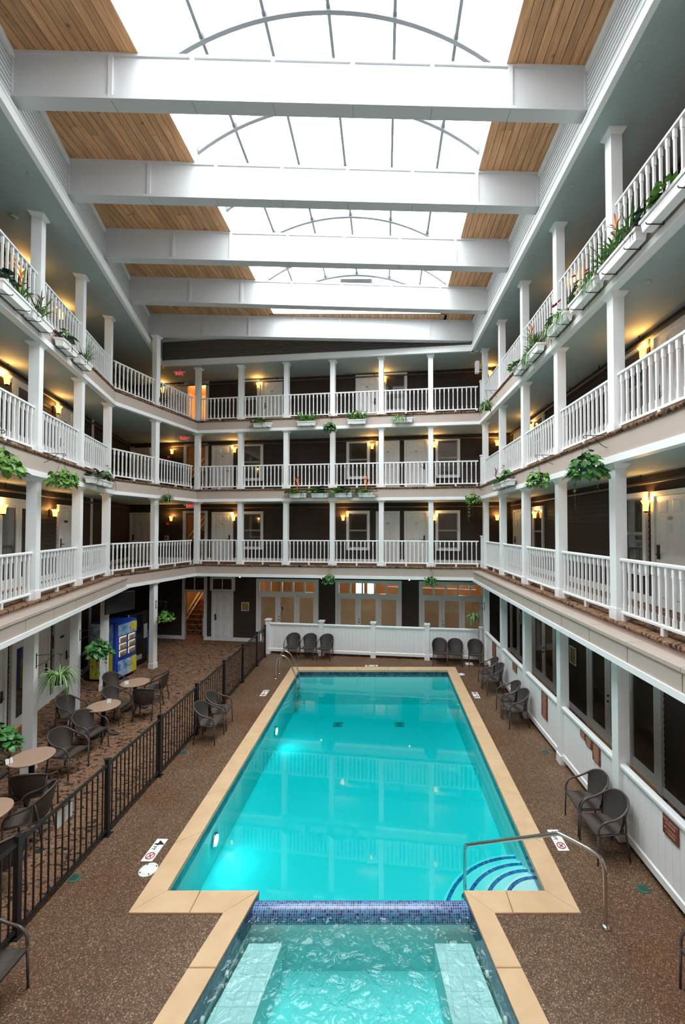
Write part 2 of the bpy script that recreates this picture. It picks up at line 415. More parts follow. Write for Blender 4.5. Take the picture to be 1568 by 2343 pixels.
sub = MB(); sub.box((-13, -1, -2.2), (6, 22, -2.1))
tag(sub.build('floor', M['soil']), 'soil base beneath the building', 'floor', kind='structure')

# ------------------------------------------------------------------ walls of brown lap siding
def rects(L, z0, z1, openings):
    """what is left of a wall after its openings: (s0, s1, z0, z1)"""
    cuts = sorted({0.0, L} | {o[0] for o in openings} | {o[1] for o in openings}); out = []
    for a, b in zip(cuts, cuts[1:]):
        m = (a + b) / 2; zs = sorted([(o[2], o[3]) for o in openings if o[0] < m < o[1]]); z = z0
        for p, q in zs:
            if p > z: out.append((a, b, z, p))
            z = max(z, q)
        if z < z1: out.append((a, b, z, z1))
    return out
def wall(name, ln, z0, z1, openings, label):
    mb = MB()
    for a, b, p, q in rects(ln.L, z0, z1, openings):
        mb.box((a - (.4 if a == 0 else 0), .02, p), (b + (.4 if b == ln.L else 0), .12, q))
    w = mb.build(name, M['siding'], None, (*ln.xy(0), 0), ln.rz)
    tag(w, label, 'wall', kind='structure')
    e = .118; n = int((z1 - z0) / e); cache = {}
    for k in range(n):
        za = z0 + k * e
        if any(abs(za - (c + f) / 2) < (f - c) / 2 + .0 for c, f in zip(CZ[:3], FZ[1:])): continue
        segs = [(0.0, ln.L)]
        for o in openings:
            if o[2] < za + e * .5 < o[3]:
                new = []
                for a, b in segs:
                    if o[1] <= a or o[0] >= b: new.append((a, b))
                    else:
                        if o[0] > a: new.append((a, o[0]))
                        if o[1] < b: new.append((o[1], b))
                segs = new
        for a, b in segs:
            key = round(b - a, 3)
            if key not in cache:
                q = MB(); q.extr([(.02, 0), (.02, e + .012), (.008, e + .012), (-.012, 0)], 0, b - a)
                cache[key] = q.mesh('siding_board', M['siding'])
            obj('siding_board', cache[key], w, (a, 0, za))
    return w
# openings in the back wall
STAIR = (WB.at(424, 1400), WB.at(468, 1400))
FD = [(WB.at(590, 1400), WB.at(727, 1400)), (WB.at(771, 1400), WB.at(917, 1400)), (WB.at(962, 1400), WB.at(1108, 1400))]
opB = [(STAIR[0], STAIR[1], f + .0, f + 2.08) for f in FZ] + [(a, b, 0, 2.66) for a, b in FD]
wall('wall_back', WB, 0, 11.3, opB, 'brown lap siding wall behind the far galleries')
wall('wall_left', WL, 0, 11.3, [], 'brown lap siding wall behind the left galleries')
wall('wall_right', WR, 0, 11.3, [], 'brown lap siding wall behind the right galleries')
wf = MB(); wf.box((-8, -.75, -.1), (6.2, -.6, 13)); tag(wf.build('wall_front', M['taupe']), 'plain painted wall behind the viewer', 'wall', kind='structure')
# baseboards
bi = 0
for ln, op in ((WB, opB), (WL, []), (WR, [])):
    for li, f in enumerate(FZ):
        mb = MB(); z = f + (.0 if li == 0 else 0)
        segs = [(0, ln.L)]
        for o in sorted(op):
            if o[2] < f + .05 < o[3]:
                a, b = segs.pop(); segs += [(a, o[0] - .08), (o[1] + .08, b)]
        for a, b in segs: mb.box((a, -.035, z), (b, .0, z + .15))
        bi += 1
        tag(mb.build('baseboard_%d' % bi, M['white'], None, (*ln.xy(0), 0), ln.rz), 'white baseboard along the %s %s wall' % (LV[li], 'far' if ln is WB else 'left' if ln is WL else 'right'), 'baseboard', kind='structure')

# rooms behind the openings
rm = MB(); rz = WB.rz
s0, s1 = FD[0][0] - .3, FD[2][1] + .3
rm.box((s0 - .1, .12, 0), (s0, 3.2, 2.9)); rm.box((s1, .12, 0), (s1 + .1, 3.2, 2.9)); rm.box((s0, .12, 2.8), (s1, 3.3, 2.9))
for a, b, p, q in rects(s1 - s0, 0, 2.8, [(FD[1][0] - s0 + .15, FD[1][0] - s0 + .55, 1.6, 2.5), (FD[1][0] - s0 + .72, FD[1][0] - s0 + 1.1, 1.6, 2.5)]):
    rm.box((s0 + a, 3.2, p), (s0 + b, 3.3, q))
tag(rm.build('wall_room', M['room'], None, (*WB.xy(0), 0), rz), 'warm tan room seen through the far transom windows', 'wall', kind='structure')
for f_ in FD:
    l = bpy.data.lights.new('room_lamp', 'POINT'); l.energy = 16; l.color = (1, .62, .3); l.shadow_soft_size = .12
    o = obj('room_lamp', l); o.location = WB.pt((f_[0] + f_[1]) / 2 + .4, -1.6, 2.35)
for li, f in enumerate(FZ):
    mb = MB(); a, b = STAIR[0] - 1.5, STAIR[1] + .35; top = f + 2.6
    mb.box((a - .1, .12, f), (a, 3.0, top)); mb.box((b, .12, f), (b + .1, 3.0, top)); mb.box((a, 3.0, f), (b, 3.1, top)); mb.box((a, .12, top), (b, 3.1, top + .05))
    w = mb.build('wall_stair', M['stairwall'], None, (*WB.xy(0), 0), rz)
    tag(w, 'papered stairwell walls behind the %s stair doorway' % LV[li], 'wall', kind='structure')
    if li:
        q = MB(); q.box((a, .0, f - .05), (b, 3.0, f)); tag(q.build('floor', M['carpet'], None, (*WB.xy(0), 0), rz), '%s stair landing carpet behind the doorway' % LV[li], 'floor', kind='structure')
    l = bpy.data.lights.new('stair_lamp', 'POINT'); l.energy = (7, 2.5, 3, 50)[li]; l.color = (1, .58, .24); l.shadow_soft_size = .15
    o = obj('stair_lamp', l); o.location = WB.pt((a + b) / 2 + .1, -1.4, f + 2.35)
    if li < 3:
        st = empty('staircase', WB.pt((STAIR[0] + STAIR[1]) / 2, -.75, f), rz)
        tag(st, 'carpeted staircase seen through the %s stair doorway' % LV[li], 'staircase')
        for k in range(7):
            t = MB(); t.box((-1.3, .24 * k, 0), (.30, .24 * k + .30, .185 * (k + 1))); t.build('step', M['carpet'], st)
        t = MB(); t.add([(.06, -.25, 0), (.12, -.25, 0), (.12, 1.6, 0), (.06, 1.6, 0), (.06, -.25, .86), (.12, -.25, .86), (.12, 1.6, 2.05), (.06, 1.6, 2.05)],
                        [(0, 3, 2, 1), (4, 5, 6, 7), (0, 1, 5, 4), (1, 2, 6, 5), (2, 3, 7, 6), (3, 0, 4, 7)]); t.build('half_wall', M['white'], st)
        t = MB(); t.tube([(.09, -.30, .87), (.09, 1.6, 2.10)], .05, 6); t.build('handrail', M['oak'], st)
        t = MB(); t.tube([(-1.0, -.05, .75), (-1.0, 1.6, 2.0)], .03, 6); t.tube([(-1.0, -.05, .45), (-1.0, 1.6, 1.7)], .03, 6); t.build('handrail', M['white'], st)

# ------------------------------------------------------------------ gallery slabs, fascias, ceilings
def isect(l1, o1, l2, o2):
    p = l1.a + l1.n * o1; q = l2.a + l2.n * o2
    det = l1.d.x * (-l2.d.y) + l2.d.x * l1.d.y
    r = q - p; t = (r.x * (-l2.d.y) + l2.d.x * r.y) / det
    w = p + l1.d * t
    return (w.x, w.y)
def edge_poly(off):
    """the gallery edge round the atrium, offset into the atrium"""
    return [EL1.xy(0, off), isect(EL1, off, EL2, off), isect(EL2, off, EB, off), isect(EB, off, ER, off), ER.xy(ER.L, off)]
def ring(mb, inner, outer, z0, z1):
    for (a, b), (c, d) in zip(zip(inner, inner[1:]), zip(outer, outer[1:])):
        mb.prism([a, b, d, c], z0, z1)
    return mb
wall_poly = [WL.xy(0, .1), WL.xy(WL.L * .66, .1), isect(WL, .1, WB, .1), isect(WB, .1, WR, .1), WR.xy(WR.L, .1)]
wall_poly[1] = WL.xy(WL.at(240, 1208), -.05)
wall_poly = [WL.xy(0, -.05), WL.xy(12.9, -.05), isect(WL, -.05, WB, -.05), isect(WB, -.05, WR, -.05), WR.xy(WR.L, -.05)]
ti = 0
for li in (1, 2, 3):
    mb = ring(MB(), edge_poly(.05), wall_poly, FZ[li] - .06, FZ[li])
    tag(mb.build('floor', M['carpet']), 'patterned carpet floor of the %s galleries' % LV[li], 'floor', kind='structure')
    mb = ring(MB(), edge_poly(.03), wall_poly, CZ[li - 1], CZ[li - 1] + .05)
    tag(mb.build('ceiling', M['ceil']), 'blue-grey ceiling of the %s galleries' % LV[li - 1], 'ceiling', kind='structure')
    for nm_, i0 in (('left', 0), ('left far', 1), ('far', 2), ('right', 3)):
        e1, e0 = edge_poly(.07), edge_poly(-.05)
        ti += 1
        mb = MB(); mb.prism([e1[i0], e1[i0 + 1], e0[i0 + 1], e0[i0]], CZ[li - 1] + .05, FZ[li] - .045)
        t = mb.build('trim_%d' % ti, M['taupe'])
        tag(t, 'taupe fascia band under the %s %s gallery' % (LV[li], nm_), 'fascia', kind='structure')
        w1 = edge_poly(.095)
        mb = MB(); mb.prism([w1[i0], w1[i0 + 1], e0[i0 + 1], e0[i0]], CZ[li - 1] - .01, CZ[li - 1] + .10); mb.build('moulding', M['white'], t)
        c1 = edge_poly(.075)
        p, q = Vector(c1[i0]), Vector(c1[i0 + 1]); n = max(2, int((q - p).length / .12)); rnd = random.Random(li * 7 + i0)
        path = [(*(p + (q - p) * (k / n)), FZ[li] - .012) for k in range(n + 1)]
        mb = MB(); mb.tube(path, [.034 + rnd.random() * .008 for _ in path], 7); mb.build('carpet_edge', M['carpet'], t)
# top gallery ceiling
def cpoly(off): return [CL.xy(0, off), isect(CL, off, CB, off), isect(CB, off, CR, off), CR.xy(CR.L, off)]
wp4 = [WL.xy(0, -.05), isect(WL, -.05, WB, -.05), isect(WB, -.05, WR, -.05), WR.xy(WR.L, -.05)]
mb = ring(MB(), cpoly(0), wp4, CZ[3], CZ[3] + .05)
tag(mb.build('ceiling', M['ceil']), 'blue-grey ceiling of the top-floor galleries', 'ceiling', kind='structure')
for nm_, ln, i0 in (('left', CL, 0), ('far', CB, 1), ('right', CR, 2)):
    g = empty('wall_gable_%s' % nm_, (*ln.xy(0), 0), ln.rz)
    tag(g, '%s band of white horizontal boards above the top-floor gallery' % nm_, 'wall', kind='structure')
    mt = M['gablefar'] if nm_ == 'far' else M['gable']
    t = MB(); t.box((-.2, -.03, CZ[3] - .012), (ln.L + .2, .06, CZ[3] + .16)); t.build('fascia_board', M['white'], g)
    t = MB(); t.box((-.2, -.05, CZ[3] + .16), (ln.L + .2, .06, CZ[3] + .20)); t.build('fascia_moulding', M['white'], g)
    t = MB(); t.box((-.2, .05, CZ[3] + .05), (ln.L + .2, .09, ROOF)); t.build('backing', M['dark'], g)
    nb = 9; z = CZ[3] + .205; hh = (ROOF - .10 - z) / nb
    q = MB(); q.box((-.2, .0, .011), (ln.L + .2, .05, hh - .011)); me = q.mesh('board', mt)
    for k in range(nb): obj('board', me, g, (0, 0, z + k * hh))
    t = MB(); t.box((-.2, -.03, ROOF - .10), (ln.L + .2, .06, ROOF)); t.build('crown_board', M['white'], g)

# ------------------------------------------------------------------ roof: pine planks, skylight, beams
SX0, SX1, SY1 = -3.86, 1.97, 14.45
cg = empty('ceiling', (0, 0, 0)); tag(cg, 'knotty pine plank ceiling on both sides of the skylight', 'ceiling', kind='structure')
pw = .142
def plank(x0, x1, y0, y1, z=ROOF, name='plank'):
    q = MB(); q.box((x0 + .005, y0, z), (x1 - .005, y1, z + .03)); return q.build(name, M['wood'], cg)
rnd = random.Random(3)
for x_start, sgn, n in ((SX0 - .16, -1, 37), (SX1 + .16, 1, 12)):
    for k in range(n):
        x0 = x_start + sgn * k * pw; x1 = x0 + sgn * pw
        ys = [.2, rnd.uniform(3.2, 5.5), rnd.uniform(7.5, 12.5), 17.6]
        for a, b in zip(ys, ys[1:]): plank(min(x0, x1), max(x0, x1), a + .002, b - .002)
plank(SX0 - .16, SX0, .2, SY1, ROOF - .012, 'edge_plank'); plank(SX1, SX1 + .16, .2, SY1, ROOF - .012, 'edge_plank')
k = 0
x = SX0 - .16
while x < SX1 + .16:
    plank(x, x + pw, SY1 + .1, 17.6); x += pw
rf = MB(); rf.box((-13, -.7, ROOF + .03), (SX0 - .01, 19, ROOF + .08)); rf.box((SX1 + .01, -.7, ROOF + .03), (6.2, 19, ROOF + .08)); rf.box((SX0 - .01, SY1 + .06, ROOF + .03), (SX1 + .01, 19, ROOF + .08)); rf.box((SX0 - .01, -.7, ROOF + .03), (SX1 + .01, .2, ROOF + .08))
rf.build('roof_deck', M['dark'], cg)
sk = empty('window_1', (0, 0, 0)); tag(sk, 'long barrel-vaulted white skylight over the whole atrium', 'skylight', kind='structure')
XC = (SX0 + SX1) / 2; RR = 4.65; HC = (SX1 - SX0) / 2; SPZ = 12.67; CZZ = 13.70 - RR
def vz(x): return CZZ + math.sqrt(RR * RR - (x - XC) ** 2)
for x0, x1, nm_ in ((SX0 - .05, SX0, 'curb'), (SX1, SX1 + .05, 'curb')):
    t = MB(); t.box((x0, .2, ROOF - .005), (x1, SY1, SPZ + .03)); t.build(nm_, M['white'], sk)
t = MB(); t.box((SX0, SY1, ROOF - .005), (SX1, SY1 + .05, SPZ + .03)); t.build('curb', M['white'], sk)
t = MB(); t.box((SX0, .15, ROOF - .005), (SX1, .2, SPZ + .03)); t.build('curb', M['white'], sk)
ribs = [.66, 2.235, 3.81, 5.38, 6.95, 8.52, 10.1, 11.67, 13.2, 14.4]
mul = [SX0, -3.09, -2.03, -.945, .186, 1.22, SX1]
NA = 28
arc = [(SX0 + (SX1 - SX0) * i / NA) for i in range(NA + 1)]
for y in ribs:
    t = MB()
    for a, b in zip(arc, arc[1:]):
        za, zb = vz(a), vz(b)
        t.add([(a, y - .035, za - .09), (b, y - .035, zb - .09), (b, y + .035, zb - .09), (a, y + .035, za - .09), (a, y - .035, za + .03), (b, y - .035, zb + .03), (b, y + .035, zb + .03), (a, y + .035, za + .03)],
              [(0, 3, 2, 1), (4, 5, 6, 7), (0, 1, 5, 4), (1, 2, 6, 5), (2, 3, 7, 6), (3, 0, 4, 7)])
    t.build('rib', M['metal_frame'], sk)
for x in mul[1:-1]:
    t = MB(); z = vz(x); t.box((x - .028, .66, z - .06), (x + .028, 14.4, z + .02)); t.build('mullion', M['metal_frame'], sk)
for ya, yb in zip(ribs, ribs[1:]):
    for xa, xb in zip(mul, mul[1:]):
        t = MB(); xs = [xa + (xb - xa) * i / 5 for i in range(6)]
        for a, b in zip(xs, xs[1:]):
            t.quad([(a, ya, vz(a) + .015), (b, ya, vz(b) + .015), (b, yb, vz(b) + .015), (a, yb, vz(a) + .015)])
        t.build('pane', M['skyglass'], sk)
for yy in (.66, 14.47):        # arched end walls
    t = MB(); n = len(arc)
    vs = [(x, yy + s, vz(x)) for s in (0, .04) for x in arc] + [(x, yy + s, SPZ) for s in (0, .04) for x in arc]
    fs = []
    for i in range(n - 1):
        fs += [(i, i + 1, 2 * n + i + 1, 2 * n + i), (n + i + 1, n + i, 3 * n + i, 3 * n + i + 1), (i + 1, i, n + i, n + i + 1)]
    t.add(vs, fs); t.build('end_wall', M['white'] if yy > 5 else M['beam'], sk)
t = MB(); t.box((XC - .62, 14.40, 13.35), (XC + .58, 14.47, 13.50)); vg = t.build('vent_grille', M['metal_frame'], sk)
for k in range(3):
    t = MB(); t.box((XC - .55, 14.38, 13.375 + k * .04), (XC + .51, 14.41, 13.395 + k * .04)); t.build('louvre', M['dark'], vg)

BL = [(2.50, 2.60), (4.46, 4.60), (6.41, 6.64), (8.34, 8.67), (10.31, 10.72), (12.31, 12.89), (14.50, 14.98)]
for i, (yl, yr) in enumerate(BL):
    xl = CL.a.x + (CL.b.x - CL.a.x) * (yl - CL.a.y) / (CL.b.y - CL.a.y); xr = 3.30 - (yr - 5) * .0105
    ln = Line((xl - .04, yl), (xr + .02, yr))
    b = empty('roof_beam', (*ln.xy(0), BEAMZ), ln.rz)
    o_ = 'nearest the camera' if i == 2 else 'farthest from the camera' if i == 6 else '%s nearest to the camera in view' % ORD[max(i - 2, 0)]
    if i < 2: o_ = 'above the camera, %s' % ('out over the spa' if i else 'close to the end wall')
    tag(b, 'wide white panelled roof beam under the skylight, %s' % o_, 'beam', 'roof beams')
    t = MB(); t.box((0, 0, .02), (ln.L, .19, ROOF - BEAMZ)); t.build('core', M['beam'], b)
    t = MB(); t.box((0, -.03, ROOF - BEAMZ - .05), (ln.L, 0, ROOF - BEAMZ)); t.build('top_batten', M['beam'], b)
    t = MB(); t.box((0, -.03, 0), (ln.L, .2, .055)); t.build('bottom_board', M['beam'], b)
    nb = 8; q = MB(); q.box((-.034, -.03, .055), (.034, 0, ROOF - BEAMZ - .05)); me = q.mesh('batten', M['beam'])
    for k in range(nb):
        s = .03 if k == 0 else (ln.L - .03 if k == nb - 1 else .30 + (ln.L - .30) * k / (nb - 1) - (0.0))
        obj('batten', me, b, (s, 0, 0))
    q = MB(); q.box((-.006, .0, -.004), (.006, .2, 0)); me = q.mesh('joint', M['grayp'])
    for k in range(1, nb - 1): obj('joint', me, b, (.30 + (ln.L - .30) * k / (nb - 1), 0, 0))

# ------------------------------------------------------------------ boxed ledge below the second-floor galleries
def ledge(ln, s0, s1, label, pl=1.06):
    g = empty('trim_ledge', (*ln.xy(0), 0), ln.rz); tag(g, label, 'ledge', kind='structure')
    n = int(round((s1 - s0) / pl)); pl = (s1 - s0) / n
    q = MB(); q.box((.010, -.325, 3.0), (pl - .010, -.07, 3.228)); me = q.mesh('panel', M['taupe'])
    r = MB(); r.box((.005, -.345, 3.235), (pl - .005, -.055, 3.285)); mc = r.mesh('cap', M['taupe'])
    for k in range(n):
        obj('panel', me, g, (s0 + k * pl, 0, 0)); obj('cap', mc, g, (s0 + k * pl, 0, 0))
    t = MB(); t.box((s0, -.295, 2.97), (s1, -.07, 3.25)); t.build('core', M['grayp'], g)
    t = MB(); t.box((s0, -.35, 2.91), (s1, -.07, 3.0)); t.build('moulding', M['white'], g)
ledge(ER, 0.0, ER.L - .6, 'taupe boxed ledge along the right second-floor gallery')
ledge(EL1, 1.2, EL1.at(300, 1330, .33) , 'taupe boxed ledge along the left second-floor gallery')

# ------------------------------------------------------------------ columns
CS = .18
def column_meshes(h, base=True):
    q = MB(); q.box((-CS / 2, 0, 0), (CS / 2, CS, h)); sh = q.mesh('shaft', M['white'])
    r = MB(); r.prism([(-CS / 2 - .015, -.015), (CS / 2 + .015, -.015), (CS / 2 + .015, CS + .015), (-CS / 2 - .015, CS + .015)], 0, .18)
    r.prism([(-CS / 2 - .009, -.009), (CS / 2 + .009, -.009), (CS / 2 + .009, CS + .009), (-CS / 2 - .009, CS + .009)], .18, .192); bs = r.mesh('base', M['white'])
    t = MB(); a, e = .0, .052; x0 = CS / 2
    t.add([(-x0 - a, -a, h - .085), (x0 + a, -a, h - .085), (x0 + a, CS + a, h - .085), (-x0 - a, CS + a, h - .085),
           (-x0 - e, -e, h - .02), (x0 + e, -e, h - .02), (x0 + e, CS + e, h - .02), (-x0 - e, CS + e, h - .02),
           (-x0 - e, -e, h), (x0 + e, -e, h), (x0 + e, CS + e, h), (-x0 - e, CS + e, h)],
          [(0, 3, 2, 1), (0, 1, 5, 4), (1, 2, 6, 5), (2, 3, 7, 6), (3, 0, 4, 7), (4, 5, 9, 8), (5, 6, 10, 9), (6, 7, 11, 10), (7, 4, 8, 11), (8, 9, 10, 11)])
    return sh, bs, t.mesh('capital', M['white'])
CM = [column_meshes(CZ[i] - FZ[i]) for i in range(4)]
CM_tall = column_meshes(BEAMZ - FZ[3])
def column(x, y, rz, li, label, ms=None):
    g = empty('column', (x, y, FZ[li]), rz); tag(g, label, 'column', 'gallery columns')
    for n, me in zip(('shaft', 'base', 'capital'), ms or CM[li]): obj(n, me, g)
    return g
# positions along the edges (distance of column centre); the front face is on the edge line
sR = [ER.a.y - y for y in (14.98, 12.9, 10.86, 8.77, 6.68, 4.58)]
sR = [v / abs(ER.d.y) for v in sR]
sB = [EB.at(u, 1208) for u in (548, 653, 760, 872.5, 986.5)]
sL1 = [(Vector(p) - EL1.a).length for p in ((-6.36, 6.4), (-7.0, 8.5), (-7.61, 10.6))]
A3, A4, A5 = (-8.3, 12.75), (-7.92, 14.6), (-7.48, 16.65)
for li in range(4):
    L = LV[li]
    for k, s in enumerate(sR):
        if k == 5 and li != 3 and False: continue
        nth = 5 - k
        lab = 'white square column on the %s right gallery, %s' % (L, 'nearest the far corner' if k == 0 else ('beside the camera' if nth == 0 else '%s from the camera' % ORD[nth - 1]))
        column(*ER.xy(s, 0), ER.rz, li, lab)
    if li:
        for k, s in enumerate(sB):
            column(*EB.xy(s, 0), EB.rz, li, 'white square column on the %s far gallery, %s from the left' % (L, ORD[k + 1]))
        column(*EB.xy(.0, -.02), EB.rz, li, 'white square corner column where %s left and far galleries meet' % L)
    for k, s in enumerate(sL1):
        if k == 0 and li == 0: continue
        column(*EL1.xy(s, 0), EL1.rz, li, 'white square column on the %s left gallery, %s' % (L, 'beside the camera' if k == 0 else '%s from the camera' % ORD[k - 1]))
    column(*EL1.xy(EL1.L - .06, -.02), EL1.rz, li, 'white square column at the bend of the %s left gallery' % L)
    column(*EL2.xy(1.89, 0), EL2.rz, li, 'white square column past the bend of the %s left gallery' % L, CM_tall if li == 3 else None)

# ------------------------------------------------------------------ baluster railings
RH = .97
q = MB(); b_ = .021; m_ = .0155; h0, h1 = .15, .925
q.box((-b_, -b_, h0), (b_, b_, h0 + .12)); q.box((-m_, -m_, h0 + .12), (m_, m_, h1 - .13)); q.box((-b_, -b_, h1 - .13), (b_, b_, h1))
BAL = q.mesh('baluster', M['white'])
q = MB(); q.box((-.03, -.03, 0), (.03, .03, .115)); FOOT = q.mesh('foot', M['white'])
def railing(ln, s0, s1, li, label, spacing=.150, off=.0):
    L = s1 - s0
    g = empty('railing', (*ln.xy(s0, -CS * .5 + off), FZ[li]), ln.rz); tag(g, label, 'railing', 'gallery railings')
    t = MB(); t.extr([(-.035, RH - .045), (.035, RH - .045), (.038, RH - .015), (.02, RH), (-.02, RH), (-.038, RH - .015)], 0, L); t.build('top_rail', M['white'], g)
    t = MB(); t.extr([(-.032, .11), (.032, .11), (.032, .14), (.022, .152), (-.022, .152), (-.032, .14)], 0, L); t.build('bottom_rail', M['white'], g)
    n = max(2, int(round(L / spacing)))
    for k in range(n): obj('baluster', BAL, g, ((k + .5) * L / n, 0, 0))
    obj('foot', FOOT, g, (L * .5, 0, 0))
    obj('foot', FOOT, g, (.05, 0, 0)); obj('foot', FOOT, g, (L - .05, 0, 0))
    return g
hc = CS / 2
for li in (1, 2, 3):
    L = LV[li]
    for k in range(5):
        railing(ER, sR[k] + hc, sR[k + 1] - hc, li, 'white baluster railing on the %s right gallery, %s bay from the far corner' % (L, ORD[k]), .142)
    railing(ER, sR[5] + hc, sR[5] + 1.6, li, 'white baluster railing on the %s right gallery beside the camera' % L, .142)
    sb = [.06] + sB + [EB.L - .10]
    for k in range(6):
        railing(EB, sb[k] + hc, sb[k + 1] - (hc if k < 5 else .02), li, 'white baluster railing on the %s far gallery, %s bay from the left' % (L, ORD[k]), .158)
    sl = [sL1[0] - 1.7] + sL1 + [EL1.L - .06]
    for k in range(4):
        railing(EL1, sl[k] + hc, sl[k + 1] - hc, li, 'white baluster railing on the %s left gallery, %s' % (L, 'beside the camera' if k == 0 else '%s bay from the camera' % ORD[k - 1]), .150)
    railing(EL2, .10, 1.89 - hc, li, 'white baluster railing just past the bend of the %s left gallery' % L, .148)
    railing(EL2, 1.89 + hc, EL2.L - .12, li, 'white baluster railing of the %s left gallery ending at the far corner' % L, .148)
    p = empty('newel_post', (*ER.xy(-.06, -.03), FZ[li]), ER.rz); tag(p, 'short white capped post at the far right corner of the %s gallery' % L, 'post', 'short corner posts')
    t = MB(); t.box((-.06, -.06, 0), (.06, .06, 1.12)); t.build('shaft', M['white'], p)
    t = MB(); t.box((-.08, -.08, 1.12), (.08, .08, 1.16)); t.build('cap', M['white'], p)
    t = MB(); t.box((-.075, -.075, 0), (.075, .075, .18)); t.build('base', M['white'], p)

# ------------------------------------------------------------------ white half-height board fences round the pool deck
def panel_fence(ln, s0, s1, label, off=-.08, zb=.10, zt=1.16):
    L = s1 - s0
    g = empty('board_fence', (*ln.xy(s0, off), 0), ln.rz); tag(g, label, 'fence', 'white board fence panels')
    n = max(2, int(round(L / .135))); w = L / n
    q = MB(); q.prism([(.001, -.008), (.006, -.016), (w - .006, -.016), (w - .001, -.008), (w - .001, .016), (.001, .016)], zb + .02, zt - .04); me = q.mesh('board', M['white'])
    for k in range(n): obj('board', me, g, (k * w, 0, 0))
    t = MB(); t.extr([(-.055, zt - .03), (.05, zt - .03), (.05, zt + .01), (.03, zt + .025), (-.04, zt + .025), (-.055, zt + .01)], 0, L); t.build('top_rail', M['white'], g)
    t = MB(); t.box((0, -.032, zt - .075), (L, .03, zt - .03)); t.build('under_rail', M['white'], g)
    t = MB(); t.extr([(-.035, zb), (.03, zb), (.03, zb + .12), (-.015, zb + .12), (-.035, zb + .10)], 0, L); t.build('bottom_rail', M['white'], g)
    return g
for k in range(5):
    panel_fence(ER, sR[k] + hc, sR[k + 1] - hc, 'white board fence panel along the right pool deck, %s from the far corner' % ORD[k])
panel_fence(ER, sR[5] + hc, sR[5] + 2.0, 'white board fence panel along the right pool deck, closest to the camera')
sP = [EB.at(u, 1490) for u in (612, 735, 854, 977.6)]
for k, s in enumerate(sP):
    p = empty('fence_post', (*EB.xy(s, -.02), 0), EB.rz); tag(p, 'white capped fence post at the far pool end, %s from the left' % ORD[k], 'post', 'white fence posts')
    t = MB(); t.box((-.085, -.02, 0), (.085, .15, 1.27)); t.build('shaft', M['white'], p)
    t = MB(); t.box((-.11, -.045, 1.27), (.11, .175, 1.32)); t.build('cap', M['white'], p)
    t = MB(); t.box((-.10, -.035, 0), (.10, .165, .2)); t.build('base', M['white'], p)
sQ = sP + [EB.L - .06]
for k in range(4):
    panel_fence(EB, sQ[k] + .085, sQ[k + 1] - .085, 'white board fence panel at the far pool end, %s from the left' % ORD[k], off=-.07)
p = empty('fence_post', (*EB.xy(EB.L - .06, -.02), 0), EB.rz); tag(p, 'short white capped post in the far right corner of the deck', 'post', 'white fence posts')
t = MB(); t.box((-.06, -.02, 0), (.06, .12, 1.22)); t.build('shaft', M['white'], p)
t = MB(); t.box((-.08, -.04, 1.22), (.08, .14, 1.26)); t.build('cap', M['white'], p)

# ------------------------------------------------------------------ doors, windows
def text_mesh(s, size, mat_, ext=.002, bold=False):
    cu = bpy.data.curves.new('lettering', 'FONT'); cu.body = s; cu.size = size; cu.extrude = ext; cu.align_x = 'CENTER'; cu.align_y = 'CENTER'; cu.resolution_u = 2
    if bold: cu.offset = size * .018
    o = bpy.data.objects.new('lettering', cu); C.objects.link(o)
    me = bpy.data.meshes.new_from_object(o.evaluated_get(bpy.context.evaluated_depsgraph_get()))
    bpy.data.objects.remove(o); bpy.data.curves.remove(cu)
    me.materials.clear(); me.materials.append(mat_)
    return me
DW, DH = .80, 2.03
q = MB(); q.box((-DW / 2 - .09, -.055, 0), (-DW / 2, .03, DH + .09)); q.box((DW / 2, -.055, 0), (DW / 2 + .09, .03, DH + .09)); q.box((-DW / 2, -.055, DH), (DW / 2, .03, DH + .09)); D_FR = q.mesh('frame', M['white'])
q = MB(); q.box((-DW / 2 + .006, -.022, .01), (DW / 2 - .006, .02, DH - .006)); D_SL = q.mesh('slab', M['white'])
def pan(w, h):
    q = MB(); q.add([(-w / 2, 0, -h / 2), (w / 2, 0, -h / 2), (w / 2, 0, h / 2), (-w / 2, 0, h / 2), (-w / 2 + .035, -.012, -h / 2 + .035), (w / 2 - .035, -.012, -h / 2 + .035), (w / 2 - .035, -.012, h / 2 - .035), (-w / 2 + .035, -.012, h / 2 - .035)],
                    [(0, 1, 5, 4), (1, 2, 6, 5), (2, 3, 7, 6), (3, 0, 4, 7), (4, 5, 6, 7)])
    return q.mesh('panel', M['white'])
D_P = [pan(.24, .24), pan(.24, .66), pan(.24, .62)]
q = MB(); q.box((-.03, -.045, -.13), (.03, -.02, .13)); D_PLATE = q.mesh('lock_plate', M['bronze'])
q = MB(); q.tube([(0, -.03, 0), (0, -.075, 0), (.11, -.08, 0)], .012, 6); D_LEV = q.mesh('lever', M['bronze'])
q = MB(); q.lathe([(0, 0), (.045, 0), (.045, .008), (0, .008)], 12); D_OV = q.mesh('number_plaque', M['exitbox'])
dn = [0]; wn = [1]
